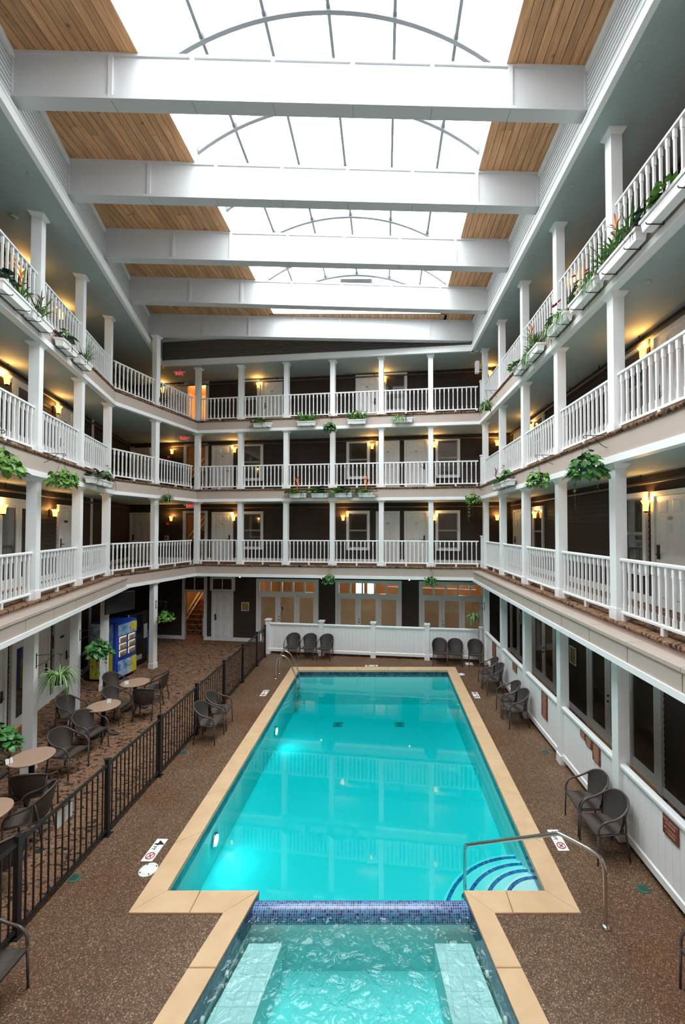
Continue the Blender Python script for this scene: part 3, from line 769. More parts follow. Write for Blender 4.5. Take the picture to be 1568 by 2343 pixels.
def door(ln, s, li, label, hand=1, plaque='oval', panels=True):
    dn[0] += 1
    g = empty('door_%d' % dn[0], (*ln.xy(s, .012), FZ[li]), ln.rz); tag(g, label, 'door', kind='structure')
    obj('frame', D_FR, g); sl = obj('slab', D_SL, g)
    for x in (-.175, .175):
        for z, me in ((1.83, D_P[0]), (1.30, D_P[1]), (.47, D_P[2])): obj('panel', me, sl, (x, -.022, z))
    obj('lock_plate', D_PLATE, g, (hand * (DW / 2 - .08), 0, 1.0)); obj('lever', D_LEV, g, (hand * (DW / 2 - .08), 0, .96), (0, 0, 0), (-hand, 1, 1))
    if plaque == 'oval':
        obj('number_plaque', D_OV, g, (0, -.028, 1.62), (PI / 2, 0, 0), (1.3, .8, 1))
        t = MB(); t.box((-.03, -.034, 1.36), (.03, -.026, 1.50)); t.build('notice', M['card'], g)
    elif plaque == 'bar':
        t = MB(); t.box((-.09, -.05, 1.60), (.09, -.028, 1.66)); t.build('name_plate', M['dark'], g)
    return g
def window(ln, s, li, label, w=.78, h=1.42, z=.62):
    wn[0] += 1
    g = empty('window_%d' % wn[0], (*ln.xy(s, .012), FZ[li] + z), ln.rz); tag(g, label, 'window', kind='structure')
    q = MB(); c = .10
    q.box((-w / 2 - c, -.05, -c), (-w / 2, .02, h + c)); q.box((w / 2, -.05, -c), (w / 2 + c, .02, h + c)); q.box((-w / 2, -.05, h), (w / 2, .02, h + c)); q.box((-w / 2, -.06, -c), (w / 2, .02, 0)); q.build('window_frame', M['white'], g)
    for z0, z1, nm_ in ((0, h * .5, 'lower_sash'), (h * .5, h, 'upper_sash')):
        q = MB(); e = .032; y = -.02 if z0 == 0 else -.03
        q.box((-w / 2, y, z0), (-w / 2 + e, .01, z1)); q.box((w / 2 - e, y, z0), (w / 2, .01, z1)); q.box((-w / 2 + e, y, z0), (w / 2 - e, .01, z0 + e)); q.box((-w / 2 + e, y, z1 - e), (w / 2 - e, .01, z1)); s_ = q.build(nm_, M['grayp'], g)
        q = MB(); q.box((-w / 2 + e, -.014, z0 + e), (w / 2 - e, -.006, z1 - e)); q.build('pane', M['darkglass'], s_)
    return g
def french(ln, s, li, label, leaves, h=2.03, transom=0, lw=.78, tall=.0, shade=True, glass=None, knob=True):
    """glazed door unit: leaves = list of widths, transom = number of small panes above"""
    wn[0] += 0; dn[0] += 1
    tot = sum(leaves); x0 = -tot / 2
    g = empty('door_%d' % dn[0], (*ln.xy(s, .012), FZ[li]), ln.rz); tag(g, label, 'door', kind='structure')
    q = MB(); c = .11; H_ = h + (.55 if transom else 0)
    q.box((x0 - c, -.05, 0), (x0, .10, H_ + c)); q.box((-x0, -.05, 0), (-x0 + c, .10, H_ + c)); q.box((x0, -.05, H_), (-x0, .10, H_ + c))
    if transom: q.box((x0, -.045, h), (-x0, .09, h + .09))
    q.build('frame', M['white'], g)
    if transom:
        w = tot / transom
        for k in range(transom):
            a = x0 + k * w; e = .035
            q = MB(); q.box((a, -.03, h + .09), (a + e, .05, H_)); q.box((a + w - e, -.03, h + .09), (a + w, .05, H_)); q.box((a + e, -.03, h + .09), (a + w - e, .05, h + .09 + e * .6)); q.box((a + e, -.03, H_ - e * .6), (a + w - e, .05, H_))
            tr = q.build('transom', M['white'], g)
            q = MB(); q.box((a + e, .0, h + .09), (a + w - e, .008, H_)); q.build('pane', glass or M['glass'], tr)
    x = x0
    for k, w in enumerate(leaves):
        e = .115
        q = MB(); q.box((x + .004, -.035, .02), (x + e, .02, h)); q.box((x + w - e, -.035, .02), (x + w - .004, .02, h)); q.box((x + e, -.035, .02), (x + w - e, .02, .24)); q.box((x + e, -.035, h - .11), (x + w - e, .02, h))
        lf = q.build('leaf', M['white'], g)
        q = MB(); q.box((x + e, -.012, .24), (x + w - e, -.004, h - .11)); q.build('pane', glass or M['glass'], lf)
        if shade:
            q = MB(); q.box((x + e - .02, .03, .2), (x + w - e + .02, .036, h - .09)); q.build('roller_shade', M['shade_cloth'], lf)
        if knob and k == len(leaves) // 2:
            for z in (.98, 1.10):
                q = MB(); q.tube([(x + .055, -.03, z), (x + .055, -.075, z)], [.012, .026] if z < 1 else [.022, .018], 8); q.build('knob', M['bronze'], lf)
        x += w
    q = MB(); q.box((x0, -.09, 0), (-x0, -.01, .02)); q.build('threshold', M['oak'], g)
    return g
def opening_frame(ln, a, b, li, label, transom=False):
    dn[0] += 1
    g = empty('door_%d' % dn[0], (*ln.xy((a + b) / 2, .012), FZ[li]), ln.rz); tag(g, label, 'doorway', kind='structure')
    w = (b - a) / 2; h = 2.06; q = MB(); c = .12; t_ = .62 if transom else 0
    q.box((-w - c, -.05, 0), (-w, .12, h + t_ + c)); q.box((w, -.05, 0), (w + c, .12, h + t_ + c)); q.box((-w, -.05, h), (w, .12, h + .1)); q.box((-w, -.05, h + t_), (w, .02, h + t_ + c)); q.build('frame', M['white'], g)
    if transom:
        for x0, x1 in ((-w, -.02), (.02, w)):
            q = MB(); q.box((x0, -.02, h + .1), (x1, -.005, h + t_)); q.build('pane', M['darkglass'], g)
        q = MB(); q.box((-.02, -.045, h + .1), (.02, .0, h + t_)); q.build('mullion', M['white'], g)
    return g
for li in range(4):
    opening_frame(WB, STAIR[0], STAIR[1], li, 'white framed %s doorway open to the stairwell' % LV[li], li == 0)
# far wall, upper floors
for li, v in ((1, 1230), (2, 1070)):
    L = LV[li]
    door(WB, WB.at(321 if li == 1 else 322, v), li, 'white six-panel door at the left end of the %s far wall' % L, -1)
    door(WB, WB.at(510, v), li, 'white six-panel door right of the %s stairwell' % L, 1)
    window(WB, WB.at(578, v), li, 'white framed sash window beside the %s door near the stairs' % L)
    window(WB, WB.at(820, v), li, 'white framed sash window left of the paired doors on the %s far wall' % L)
    door(WB, WB.at(888, v), li, 'left one of the paired white doors on the %s far wall' % L, -1)
    door(WB, WB.at(953, v), li, 'right one of the paired white doors on the %s far wall' % L, 1)
    window(WB, WB.at(1025, v), li, 'white framed sash window in the right corner of the %s far wall' % L)
door(WB, WB.at(623, 900), 3, 'white six-panel door left on the top-floor far wall', -1)
window(WB, WB.at(571, 900), 3, 'white framed sash window left on the top-floor far wall')
door(WB, WB.at(841, 900), 3, 'white six-panel door in the middle of the top-floor far wall', 1)
window(WB, WB.at(905, 900), 3, 'white framed sash window in the middle of the top-floor far wall')
door(WB, WB.at(408, 930), 3, 'white six-panel door left of the top-floor stairwell', -1)
# far wall, ground floor
dn[0] += 0
g = door(WB, WB.at(510, 1410), 0, 'white six-panel door under a transom beside the ground-floor stairs', -1, None)
q = MB(); q.box((-.56, -.05, 2.13), (.56, .02, 2.74)); q.build('transom_frame', M['white'], g)
for x in (-.22, .22):
    q = MB(); q.box((x - .2, -.058, 2.2), (x + .2, -.05, 2.64)); q.build('pane', M['darkglass'], g)
for k, (a, b) in enumerate(FD):
    w = b - a - .12
    lv = [w * .36, w * .26, w * .26, w * .12] if k == 0 else [w / 3] * 3
    if k == 0: lv = [w * .34, w * .33, w * .33]
    french(WB, (a + b) / 2, 0, 'glazed white doors with a row of transom panes, %s at the far pool end' % ('left unit', 'middle unit', 'right unit')[k], lv, transom=5)
# right wall
for li, v in ((1, 1240), (2, 850)):
    L = LV[li]
    s = WR.at(1452, v); window(WR, s, li, 'white framed window beside the near door on the %s right wall' % L, .72)
    s = WR.at(1540, v); door(WR, s, li, 'white six-panel door near the camera on the %s right wall' % L, -1)
    window(WR, WR.at(1234, v), li, 'white framed window toward the far end of the %s right wall' % L, .72)
    door(WR, WR.at(1188, v), li, 'white six-panel door at the far end of the %s right wall' % L, -1)
for u, v, lv, lab in ((1180, 1430, [.82], 'single glazed white door on the ground-floor right wall near the far corner'), (1247, 1480, [.82, .82], 'pair of glazed white doors on the ground-floor right wall, farther from the camera'),
                      (1395, 1560, [.82, .82], 'pair of glazed white doors on the ground-floor right wall, nearer the camera'),
                      (1476, 1650, [.9], 'single glazed white door on the ground-floor right wall nearest the camera')):
    french(WR, WR.at(u, v), 0, lab, lv, shade=False, glass=M['darkglass'], knob=len(lv) > 1)
# left wall
for li, v in ((1, 1240), (2, 950)):
    L = LV[li]
    french(WL, WL.at(38 if li == 1 else 30, v), li, 'glazed white doors near the camera on the %s left wall' % L, [.8, .8], shade=False, glass=M['darkglass'], knob=False)
    door(WL, WL.at(146, v), li, 'white six-panel door with a dark name plate on the %s left wall' % L, -1, 'bar')
french(WL, WL.at(47, 1570), 0, 'tall glazed white door on the ground-floor left wall nearest the camera', [.82], shade=False, glass=M['darkglass'], knob=False)
door(WL, WL.at(-22, 1600), 0, 'white panelled door on the ground-floor left wall at the picture edge', 1, None)
door(WL, WL.at(137, 1500), 0, 'white six-panel door with name plate on the ground-floor left wall', 1, 'bar')
door(WL, WL.at(88, 1520), 0, 'white six-panel door left of the plaque on the ground-floor left wall', 1, None)
ti_ = 900
for ln, u, v0 in ((WL, 207, 1208),):
    t = MB(); t.box((-.07, -.03, 0), (.07, .0, 11.2)); tag(t.build('trim_%d' % ti_, M['white'], None, (*ln.xy(ln.at(u, v0), .012), 0), ln.rz), 'white vertical corner board on the left gallery wall', 'trim', kind='structure')

# ------------------------------------------------------------------ sprinkler pipes
for ln, nm_ in ((WB, 'far'), (WL, 'left'), (WR, 'right')):
    for li in (1, 2, 3):
        z = CZ[li] - .17
        g = empty('sprinkler_pipe', (*ln.xy(0, 0), z), ln.rz); tag(g, 'brown painted sprinkler pipe under the %s ceiling on the %s wall' % (LV[li], nm_), 'pipe', 'sprinkler pipes')
        t = MB(); t.tube([(.3, -.09, 0), (ln.L - .3, -.09, 0)], .03, 8); t.build('pipe', M['pipe'], g)
        q = MB(); q.box((-.008, -.098, 0), (.008, -.082, .17)); me = q.mesh('hanger', M['dark'])
        q2 = MB(); q2.tube([(0, -.09, 0), (0, -.09, .09)], .014, 6); me2 = q2.mesh('sprinkler_head', M['dark'])
        for k in range(int(ln.L / 1.5)):
            obj('hanger', me, g, (.9 + 1.5 * k, 0, 0))
            if k % 2: obj('sprinkler_head', me2, g, (.6 + 1.5 * k, 0, 0))

# ------------------------------------------------------------------ wall lamps
q = MB(); q.box((-.055, -.02, -.10), (.055, 0, .10)); S_PL = q.mesh('backplate', M['bronze'])
q = MB(); q.tube(smooth_path([(0, -.01, -.06), (0, -.06, -.11), (0, -.12, -.12)], 4), .010, 6); q.lathe([(0, -.135), (.018, -.125), (.03, -.105), (.045, -.10), (0, -.10)], 8, (0, -.12)); S_ARM = q.mesh('bracket', M['bronze'])
q = MB()
prof = [(.05, -.10), (.058, -.02), (.072, .05), (.10, .10)]
q.lathe(prof + [(.095, .10), (.067, .05), (.053, -.02), (.045, -.095)], 4, (0, -.12), False, False)
S_SH = q.mesh('glass_shade', M['bulb'])
q = MB(); q.lathe([(0, -.04), (.028, -.02), (.03, .02), (0, .05)], 8, (0, -.12)); S_BU = q.mesh('bulb', M['bulbhot'])
q = MB()
for x in (-.02, .02): q.tube([(x, -.192, -.07), (x * 1.4, -.195, .0)], .004, 5); q.lathe([(0, .0), (.011, .012), (0, .032)], 6, (x * 1.4, -.2))
S_LF = q.mesh('leaf_ornament', M['bronze'])
SL = bpy.data.lights.new('sconce_light', 'POINT'); SL.energy = 3.9; SL.color = (1, .55, .16); SL.shadow_soft_size = .035
def sconce(ln, s, li, label, dz=1.86):
    g = empty('wall_lamp', (*ln.xy(s, .015), FZ[li] + dz), ln.rz); tag(g, label, 'lamp', 'bronze wall lamps')
    obj('backplate', S_PL, g); obj('bracket', S_ARM, g); sh = obj('glass_shade', S_SH, g, (0, 0, 0)); obj('bulb', S_BU, g); obj('leaf_ornament', S_LF, sh)
    o = bpy.data.objects.new('sconce_light', SL); C.objects.link(o); o.parent = g; o.location = (0, -.12, .115)
SCB = {1: [(396, 'left of the stairwell'), (538, 'between the near-stairs door and window'), (787, 'left of the middle window'), (994, 'beside the right corner window'), (1137, 'at the right end')],
       2: [(398, 'left of the stairwell'), (540, 'between the near-stairs door and window'), (853, 'right of the middle window'), (994, 'beside the right corner window'), (1137, 'at the right end')],
       3: [(377, 'at the left end'), (594, 'between left window and door'), (881, 'between middle door and window'), (1122, 'at the right end')]}
for li, lst in SCB.items():
    for u, w in lst: sconce(WB, WB.at(u, (0, 1182, 1025, 880)[li]), li, 'lit bronze wall lamp on the %s far wall, %s' % (LV[li], w), 1.84)
for li, lst in {1: [(3, 1158), (123, 1165)], 2: [(12, 860), (131, 930)], 3: [(42, 690), (137, 768)]}.items():
    for k, (u, v) in enumerate(lst): sconce(WL, WL.at(u, v, .1), li, 'lit bronze wall lamp on the %s left wall, %s' % (LV[li], 'nearer the camera' if k == 0 else 'farther from the camera'), 1.86)
for li, lst in {1: [(1482, 1150), (1226, 1180)], 2: [(1474, 803), (1216, 980)], 3: [(1318, 650)]}.items():
    for k, (u, v) in enumerate(lst): sconce(WR, WR.at(u, v, .1), li, 'lit bronze wall lamp on the %s right wall, %s' % (LV[li], ('nearer the camera' if k == 0 else 'farther from the camera') if li < 3 else 'behind the second column'), 1.86)

# ------------------------------------------------------------------ exit signs, detectors, downlights
EXT = text_mesh('EXIT', .15, M['exit'], .003)
for li, u, v in ((3, 411, 872), (2, 422, 1005), (1, 436, 1157)):
    x, y, w = ray(u, v); Y = 16.9; k = Y / y
    g = empty('exit_sign', (x * k, Y, CZ[li]), .12 if li == 3 else .35); tag(g, 'lit red exit sign under the %s ceiling near the stairwell' % LV[li], 'exit sign', 'exit signs')
    t = MB(); t.box((-.17, -.03, -.26), (.17, .03, -.05)); t.box((-.05, -.02, -.05), (.05, .02, 0)); t.build('housing', M['exitbox'], g)
    obj('lettering', EXT, g, (0, -.032, -.155), (PI / 2, 0, 0))
    for sx in (-1, 1):
        t = MB(); t.tube([(sx * .2, 0, -.10), (sx * .2, -.07, -.12)], [.03, .045], 8); t.build('emergency_lamp', M['white_pl'], g)
q = MB(); q.lathe([(0, 0), (.075, 0), (.075, -.008), (.055, -.012), (0, -.004)], 16); DL = q.mesh('ring', M['ceil'])
def downlight(u, v, li, k):
    x, y, w = ray(u, v); t = (CZ[li] - EYE) / w
    o = obj('downlight', DL, None, (x * t, y * t, CZ[li])); tag(o, 'small round downlight in the %s ceiling, %s' % (LV[li], k), 'downlight', 'downlights')
for a in ((1459, 154, 3, 'nearest on the right'), (1307, 427, 3, 'second on the right'), (1217, 588, 3, 'third on the right'), (1157, 694, 3, 'fourth on the right'), (73, 401, 3, 'nearest on the left'), (178, 567, 3, 'second on the left'), (250, 677, 3, 'third on the left'),
          (1480, 646, 2, 'nearest on the right'), (798, 843, 3, 'above the far railing')): downlight(*a)
for k, u in enumerate((550, 737, 937)):
    g = empty('soffit_lamp', EB.pt(EB.at(u, 1320), .03, CZ[0] - .01)); tag(g, 'tiny lit round lamp under the far second-floor edge, %s from the left' % ORD[k], 'lamp', 'tiny soffit lamps')
    t = MB(); t.lathe([(.035, 0), (.035, -.012), (.02, -.012)], 12); t.build('rim', M['white_pl'], g)
    t = MB(); t.lathe([(.024, -.010), (.018, -.03), (0, -.036)], 10); t.build('bulb', M['bulbhot'], g)
x, y, w = ray(32, 494); t_ = (CZ[3] - EYE) / w
g = empty('smoke_detector', (x * t_, y * t_, CZ[3])); tag(g, 'beige round smoke detector on the left top-floor ceiling', 'smoke detector')
t = MB(); t.lathe([(0, 0), (.07, 0), (.075, -.02), (.06, -.045), (0, -.05)], 16); t.build('housing', M['exitbox'], g)
t = MB(); t.lathe([(0, -.05), (.03, -.05), (.02, -.075), (0, -.08)], 10); t.build('sensor', M['grayp'], g)
g = empty('wall_speaker', (3.36, 15.02, 10.42), 0); tag(g, 'white box hung on the top-floor column in the far right corner', 'speaker')
t = MB(); t.box((-.06, -.09, 0), (.06, .09, .42)); t.build('housing', M['white_pl'], g)
t = MB(); t.box((.06, -.03, .15), (.18, .03, .25)); t.build('bracket', M['grayp'], g)

# ------------------------------------------------------------------ swimming pool
WZ = -.10
pool = empty('swimming_pool', (0, 0, 0)); tag(pool, 'long rectangular turquoise swimming pool with sandstone coping', 'pool')
zn, zf = -.86, -1.15
t = MB()
t.quad([(PX0, PY0, zn), (PX1, PY0, zn), (PX1, PY1, zf), (PX0, PY1, zf)])
t.quad([(PX0, PY0, 0), (PX0, PY0, zn), (PX0, PY1, zf), (PX0, PY1, 0)])
t.quad([(PX1, PY0, 0), (PX1, PY1, 0), (PX1, PY1, zf), (PX1, PY0, zn)])
t.quad([(PX0, PY1, 0), (PX0, PY1, zf), (PX1, PY1, zf), (PX1, PY1, 0)])
t.quad([(PX0, PY0, -.12), (PX1, PY0, -.12), (PX1, PY0, zn), (PX0, PY0, zn)])
t.build('basin', M['plaster'], pool)
t = MB(); k_ = 1 / .075
for (a, b) in (((PX0 + .006, PY0), (PX0 + .006, PY1)), ((PX0, PY1 - .006), (PX1, PY1 - .006)), ((PX1 - .006, PY1), (PX1 - .006, PY0)), ((PX1, PY0 + .006), (1.06, PY0 + .006)), ((-1.66, PY0 + .006), (PX0, PY0 + .006))):
    L = math.dist(a, b); t.quad([(*a, -.22), (*b, -.22), (*b, .0), (*a, .0)], [(0, 0), (L * k_, 0), (L * k_, .22 * k_), (0, .22 * k_)])
t.build('waterline_tiles', M['tileband'], pool)
wtr = MB(); wtr.prism([(PX0 - .02, PY0 + .004), (PX1 + .02, PY0 + .004), (PX1 + .02, PY1 + .02), (PX0 - .02, PY1 + .02)], -1.35, WZ)
wtr.build('water', M['water'], pool)
def stones(parent, poly_in, poly_out, n, z1=.022, z0=-.045):
    """coping stones between two edges"""
    (a, b), (c, d) = (Vector(poly_in[0]), Vector(poly_in[1])), (Vector(poly_out[0]), Vector(poly_out[1]))
    L = (b - a).length; g = .004 / L
    for k in range(n):
        u0, u1 = k / n + (g if k else 0), (k + 1) / n - (g if k < n - 1 else 0)
        p = [a.lerp(b, u0), a.lerp(b, u1), c.lerp(d, u1), c.lerp(d, u0)]
        q = MB(); q.prism([tuple(v) for v in p], z0, z1 - .008)
        ce = sum(p, Vector((0, 0))) / 4
        q.add([(*v, z1 - .008) for v in p] + [(*(v + (ce - v).normalized() * .008), z1) for v in p], [(0, 1, 5, 4), (1, 2, 6, 5), (2, 3, 7, 6), (3, 0, 4, 7), (4, 5, 6, 7)])
        q.build('coping_stone', M['coping'], parent)
ov = .025
stones(pool, [(PX0 + ov, PY0 + ov), (PX0 + ov, PY1 - ov)], [(fx0, fy0), (fx0, fy1)], 8)
stones(pool, [(PX1 - ov, PY0 + ov), (PX1 - ov, PY1 - ov)], [(fx1, fy0), (fx1, fy1)], 8)
stones(pool, [(PX0 + ov, PY1 - ov), (PX1 - ov, PY1 - ov)], [(fx0, fy1), (fx1, fy1)], 5)
stones(pool, [(PX0 + ov, PY0 + ov), (-2.45, PY0 + ov)], [(fx0, fy0), (-2.45, fy0)], 1); stones(pool, [(-2.443, PY0 + ov), (SPL[0][0], PY0 + ov)], [(-2.443, fy0), SOL[0]], 1)
stones(pool, [(SPR[0][0], PY0 + ov), (1.62, PY0 + ov)], [SOR[0], (1.62, fy0)], 1); stones(pool, [(1.627, PY0 + ov), (PX1 - ov, PY0 + ov)], [(1.627, fy0), (fx1, fy0)], 1)
# curved entry steps in the near right corner
for k, (r, z) in enumerate(((1.42, -.58), (1.13, -.46), (.855, -.34), (.58, -.22))):
    n = 24; pts = [(PX1 - r * math.cos(PI / 2 * i / n), PY0 + r * math.sin(PI / 2 * i / n)) for i in range(n + 1)]
    q = MB(); q.prism(pts + [(PX1, PY0)], -.9, z); s_ = q.build('step', M['plaster'], pool)
    q = MB(); w = .052; r0, r1 = r - .035 - w, r - .035
    for i in range(n):
        a0, a1 = PI / 2 * i / n, PI / 2 * (i + 1) / n
        f = lambda rr, a: (PX1 - rr * math.cos(a), PY0 + rr * math.sin(a), z + .004)
        u0, u1 = r * a0 / .027, r * a1 / .027
        q.quad([f(r1, a0), f(r1, a1), f(r0, a1), f(r0, a0)], [(u0, 0), (u1, 0), (u1, 2), (u0, 2)])
    q.build('mosaic_strip', M['mosaic_step'], s_)
# tiled weir between spa and pool
q = MB(); prof = [(5.66, -.19), (5.66, -.12)] + [(5.555 + .105 * math.cos(a), -.12 + .095 * math.sin(a)) for a in [PI * i / 10 for i in range(1, 10)]] + [(5.45, -.12), (5.45, -.20)]
acc = [0.0]
for a, b in zip(prof, prof[1:]): acc.append(acc[-1] + math.dist(a, b))
for (a, b), (s_, e_) in zip(zip(prof, prof[1:]), zip(acc, acc[1:])):
    q.quad([(-1.70, a[0], a[1]), (1.10, a[0], a[1]), (1.10, b[0], b[1]), (-1.70, b[0], b[1])], [(0, s_ / .03), (93.3, s_ / .03), (93.3, e_ / .03), (0, e_ / .03)])
spa = empty('spa', (0, 0, 0)); tag(spa, 'bubbling spa pool with tiled weir in front of the swimming pool', 'spa')
q.build('mosaic_weir', M['mosaic'], spa)
q = MB(); q.box((-1.70, 5.453, -.80), (1.10, 5.657, -.17)); q.build('weir_wall', M['plaster'], spa)
ip = [SPL[0], SPL[1], SPR[1], SPR[0]]; zs = -.78
t = MB(); t.quad([(*p, zs) for p in ip])
for a, b in zip(ip, ip[1:]): t.quad([(*a, 0), (*b, 0), (*b, zs), (*a, zs)])
t.build('basin', M['plaster'], spa)
t = MB()
for a, b in zip(ip, ip[1:]):
    L = math.dist(a, b); ce = Vector((-.3, 4)); f = lambda p: tuple(Vector(p) + (ce - Vector(p)).normalized() * .008)
    t.quad([(*f(a), -.24), (*f(b), -.24), (*f(b), 0), (*f(a), 0)], [(0, 0), (L * k_, 0), (L * k_, .24 * k_), (0, .24 * k_)])
t.build('waterline_tiles', M['tileband'], spa)
for pts in ([(-1.68, 5.34), (-2.26, 2.6), (-1.62, 2.6), (-1.27, 5.34)], [(.63, 5.34), (.92, 2.6), (1.6, 2.6), (1.08, 5.34)]):
    q = MB(); q.prism(pts, -.78, -.33); bn = q.build('bench', M['plaster'], spa)
    q = MB(); q.quad([(*p, -.328) for p in pts], [(p[0] / .15, p[1] / .15) for p in pts]); q.build('bench_tiles', M['spatile'], bn)
for s_ in (4.9, 4.45, 4.05, 3.6):
    for sx, P in ((1, SPL), (-1, SPR)):
        x = P[0][0] + (P[1][0] - P[0][0]) * (5.67 - s_) / 3.07
        q = MB(); q.tube([(x - sx * .0, s_, -.24), (x + sx * .035, s_, -.24)], [.035, .028], 10); q.build('jet', M['white_pl'], spa)
q = MB(); q.prism([(SPL[0][0] - .03, 5.46), (SPL[1][0] - .02, 2.58), (SPR[1][0] + .02, 2.58), (SPR[0][0] + .03, 5.46)], -1.0, WZ)
q.build('water', M['spawater'], spa)
lx = lambda P, y: (P[0][0] + (P[1][0] - P[0][0]) * (P[0][1] - y) / (P[0][1] - P[1][1]), y)
for I, O in ((SPL, SOL), (SPR, SOR)):
    ys_ = [None, 4.72, 3.75, 2.6]
    for a, b in zip(ys_, ys_[1:]):
        stones(spa, [(I[0][0], 5.67 + ov) if a is None else lx(I, a - .007), lx(I, b)], [O[0] if a is None else lx(O, a - .007), lx(O, b)], 1)
stones(spa, [SPL[1], SPR[1]], [(SOL[1][0], 2.3), (SOR[1][0], 2.3)], 3)
# underwater lamps, drains, inlets
for y, z in ((7.3, -.50), (11.35, -.60)):
    g = empty('pool_lamp', (PX0, y, z)); g.parent = pool
    q = MB(); q.tube([(0, 0, 0), (.03, 0, 0)], .115, 16); q.build('rim', M['steel'], g)
    q = MB(); q.tube([(.02, 0, 0), (.045, 0, 0)], .085, 16); q.build('lens', M['poollight'], g)
    l = bpy.data.lights.new('pool_lamp_light', 'SPOT'); l.energy = 8; l.color = (.85, .97, 1); l.spot_size = 2.6; l.spot_blend = .8; l.shadow_soft_size = .08
    o = obj('pool_lamp_light', l, g, (.07, 0, 0), (0, -PI / 2 + .35, 0))
for x in (-1.39, .47):
    z = zn + (zf - zn) * (12.75 - PY0) / (PY1 - PY0)
    g = empty('main_drain', (x, 12.75, z + .004)); g.parent = pool
    q = MB(); q.box((-.15, -.15, 0), (.15, .15, .02)); q.build('grate', M['white_pl'], g)
    q = MB()
    for e in (.13, .085, .045):
        for a, b in (((-e, -e), (e, -e)), ((e, -e), (e, e)), ((e, e), (-e, e)), ((-e, e), (-e, -e))): q.tube([(*a, .022), (*b, .022)], .006, 4)
    for a in ((-1, -1), (1, -1)): q.tube([(a[0] * .13, a[1] * .13, .022), (-a[0] * .13, -a[1] * .13, .022)], .005, 4)
    q.build('slots', M['pot'], g)
for x, y, r in ((PX1 - .01, 12.3, 0), (PX1 - .01, 7.05, 0), (-.9, PY1 - .01, 1)):
    q = MB()
    if r: q.tube([(x, y, -.25), (x, y - .03, -.25)], .03, 8)
    else: q.tube([(x, y, -.30), (x - .03, y, -.30)], .03, 8)
    q.build('inlet', M['white_pl'], pool)
# stainless ladder and hand rail
g = empty('pool_ladder', (-3.48, 13.8, 0)); tag(g, 'stainless steel pool ladder at the far left corner', 'ladder')
for y in (-.23, .23):
    q = MB(); q.tube(smooth_path([(0, y, 0), (0, y, .45), (.06, y, .68), (.22, y, .74), (.42, y, .58), (.62, y, .12), (.66, y, -.2), (.66, y, -.85)], 6), .021, 10); q.build('rail', M['steel'], g)
    q = MB(); q.lathe([(.05, 0), (.05, .012), (.024, .03)], 12, (0, y)); q.build('flange', M['steel'], g)
for z in (-.22, -.48, -.74):
    q = MB(); q.box((.62, -.23, z), (.72, .23, z + .03)); q.build('tread', M['grayp'], g)
g = empty('hand_rail', (2.69, 5.2, 0)); tag(g, 'bent stainless steel hand rail over the curved pool steps', 'hand rail')
D = Vector((1.19 - 2.69, 6.28 - 5.2, 0)); dl = D.length; D /= dl
f = lambda s, z: tuple(D * s + Vector((0, 0, z)))
q = MB(); q.tube(smooth_path([f(0, 0), f(0, .58), f(.02, .74), f(.11, .84), f(.47, .895), f(.56, .885)], 5) + smooth_path([f(.72, .795), f(dl - .13, .245), f(dl - .03, .18), f(dl, .08), f(dl, -.58)], 5), .024, 12); q.build('tube', M['steel'], g)
q = MB(); q.lathe([(.055, 0), (.055, .012), (.028, .035)], 14); q.build('flange', M['steel'], g)
q = MB(); q.lathe([(.055, -.575), (.05, -.55), (.026, -.53)], 14, (D.x * dl, D.y * dl)); q.build('flange', M['steel'], g)

# ------------------------------------------------------------------ things set in the deck
N4, N5, FT = text_mesh('4', .19, M['dark'], .001, True), text_mesh('5', .19, M['dark'], .001, True), text_mesh('FT', .07, M['dark'], .001, True)
def marker(x, y, rz, num, label):
    g = empty('depth_marker', (x, y, .002), rz); tag(g, label, 'depth marker', 'depth marker tiles')
    q = MB(); q.box((-.22, -.085, 0), (.22, .085, .004)); q.build('tile', M['card'], g)
    obj('numeral', num, g, (-.13, 0, .006)); obj('lettering', FT, g, (-.03, -.03, .006))
    q = MB(); q.tube([(.12 + .06 * math.cos(a), .06 * math.sin(a), .006) for a in [2 * PI * i / 16 for i in range(17)]], .007, 5); q.tube([(.12 - .042, .042, .006), (.12 + .042, -.042, .006)], .006, 5); q.build('no_diving_ring', M['red'], g)
    q = MB(); q.tube([(.09, -.02, .005), (.15, .02, .005)], .007, 5); q.tube([(.11, .02, .005), (.13, -.02, .005)], .005, 5); q.build('diver', M['dark'], g)
marker(-3.45, 6.42, -PI / 2 - .02, N4, 'white four-foot depth tile on the left deck beside the near corner')
marker(-3.50, 12.4, -PI / 2, N5, 'white five-foot depth tile on the left deck toward the far end')
marker(2.70, 6.62, -PI / 2, N4, 'white four-foot depth tile on the right deck behind the hand rail')
marker(2.66, 12.25, PI / 2, N5, 'white five-foot depth tile on the right deck toward the far end')
marker(-.44, 14.83, PI, N5, 'white depth tile on the deck past the far pool edge')
def disc(x, y, r, label):
    g = empty('skimmer_lid', (x, y, 0)); tag(g, label, 'skimmer lid', 'skimmer lids')
    q = MB(); q.lathe([(0, 0), (r, 0), (r, .008), (r - .012, .012), (0, .012)], 28); q.build('lid', M['white_pl'], g)
    q = MB(); q.lathe([(r * .62, .012), (r * .62, .016), (r * .70, .016), (r * .70, .012)], 28, caps=False); q.build('ring', M['white_pl'], g)
    for a in (.5, 2.1, 3.7, 5.2):
        q = MB(); q.tube([(r * .82 * math.cos(a), r * .82 * math.sin(a), .013), (r * .82 * math.cos(a + .15), r * .82 * math.sin(a + .15), .013)], .009, 6); q.build('slot', M['dark'], g)
disc(-3.34, 6.05, .125, 'round white skimmer lid on the left deck near the corner')
disc(2.56, 13.97, .11, 'round white skimmer lid on the right deck at the far end')
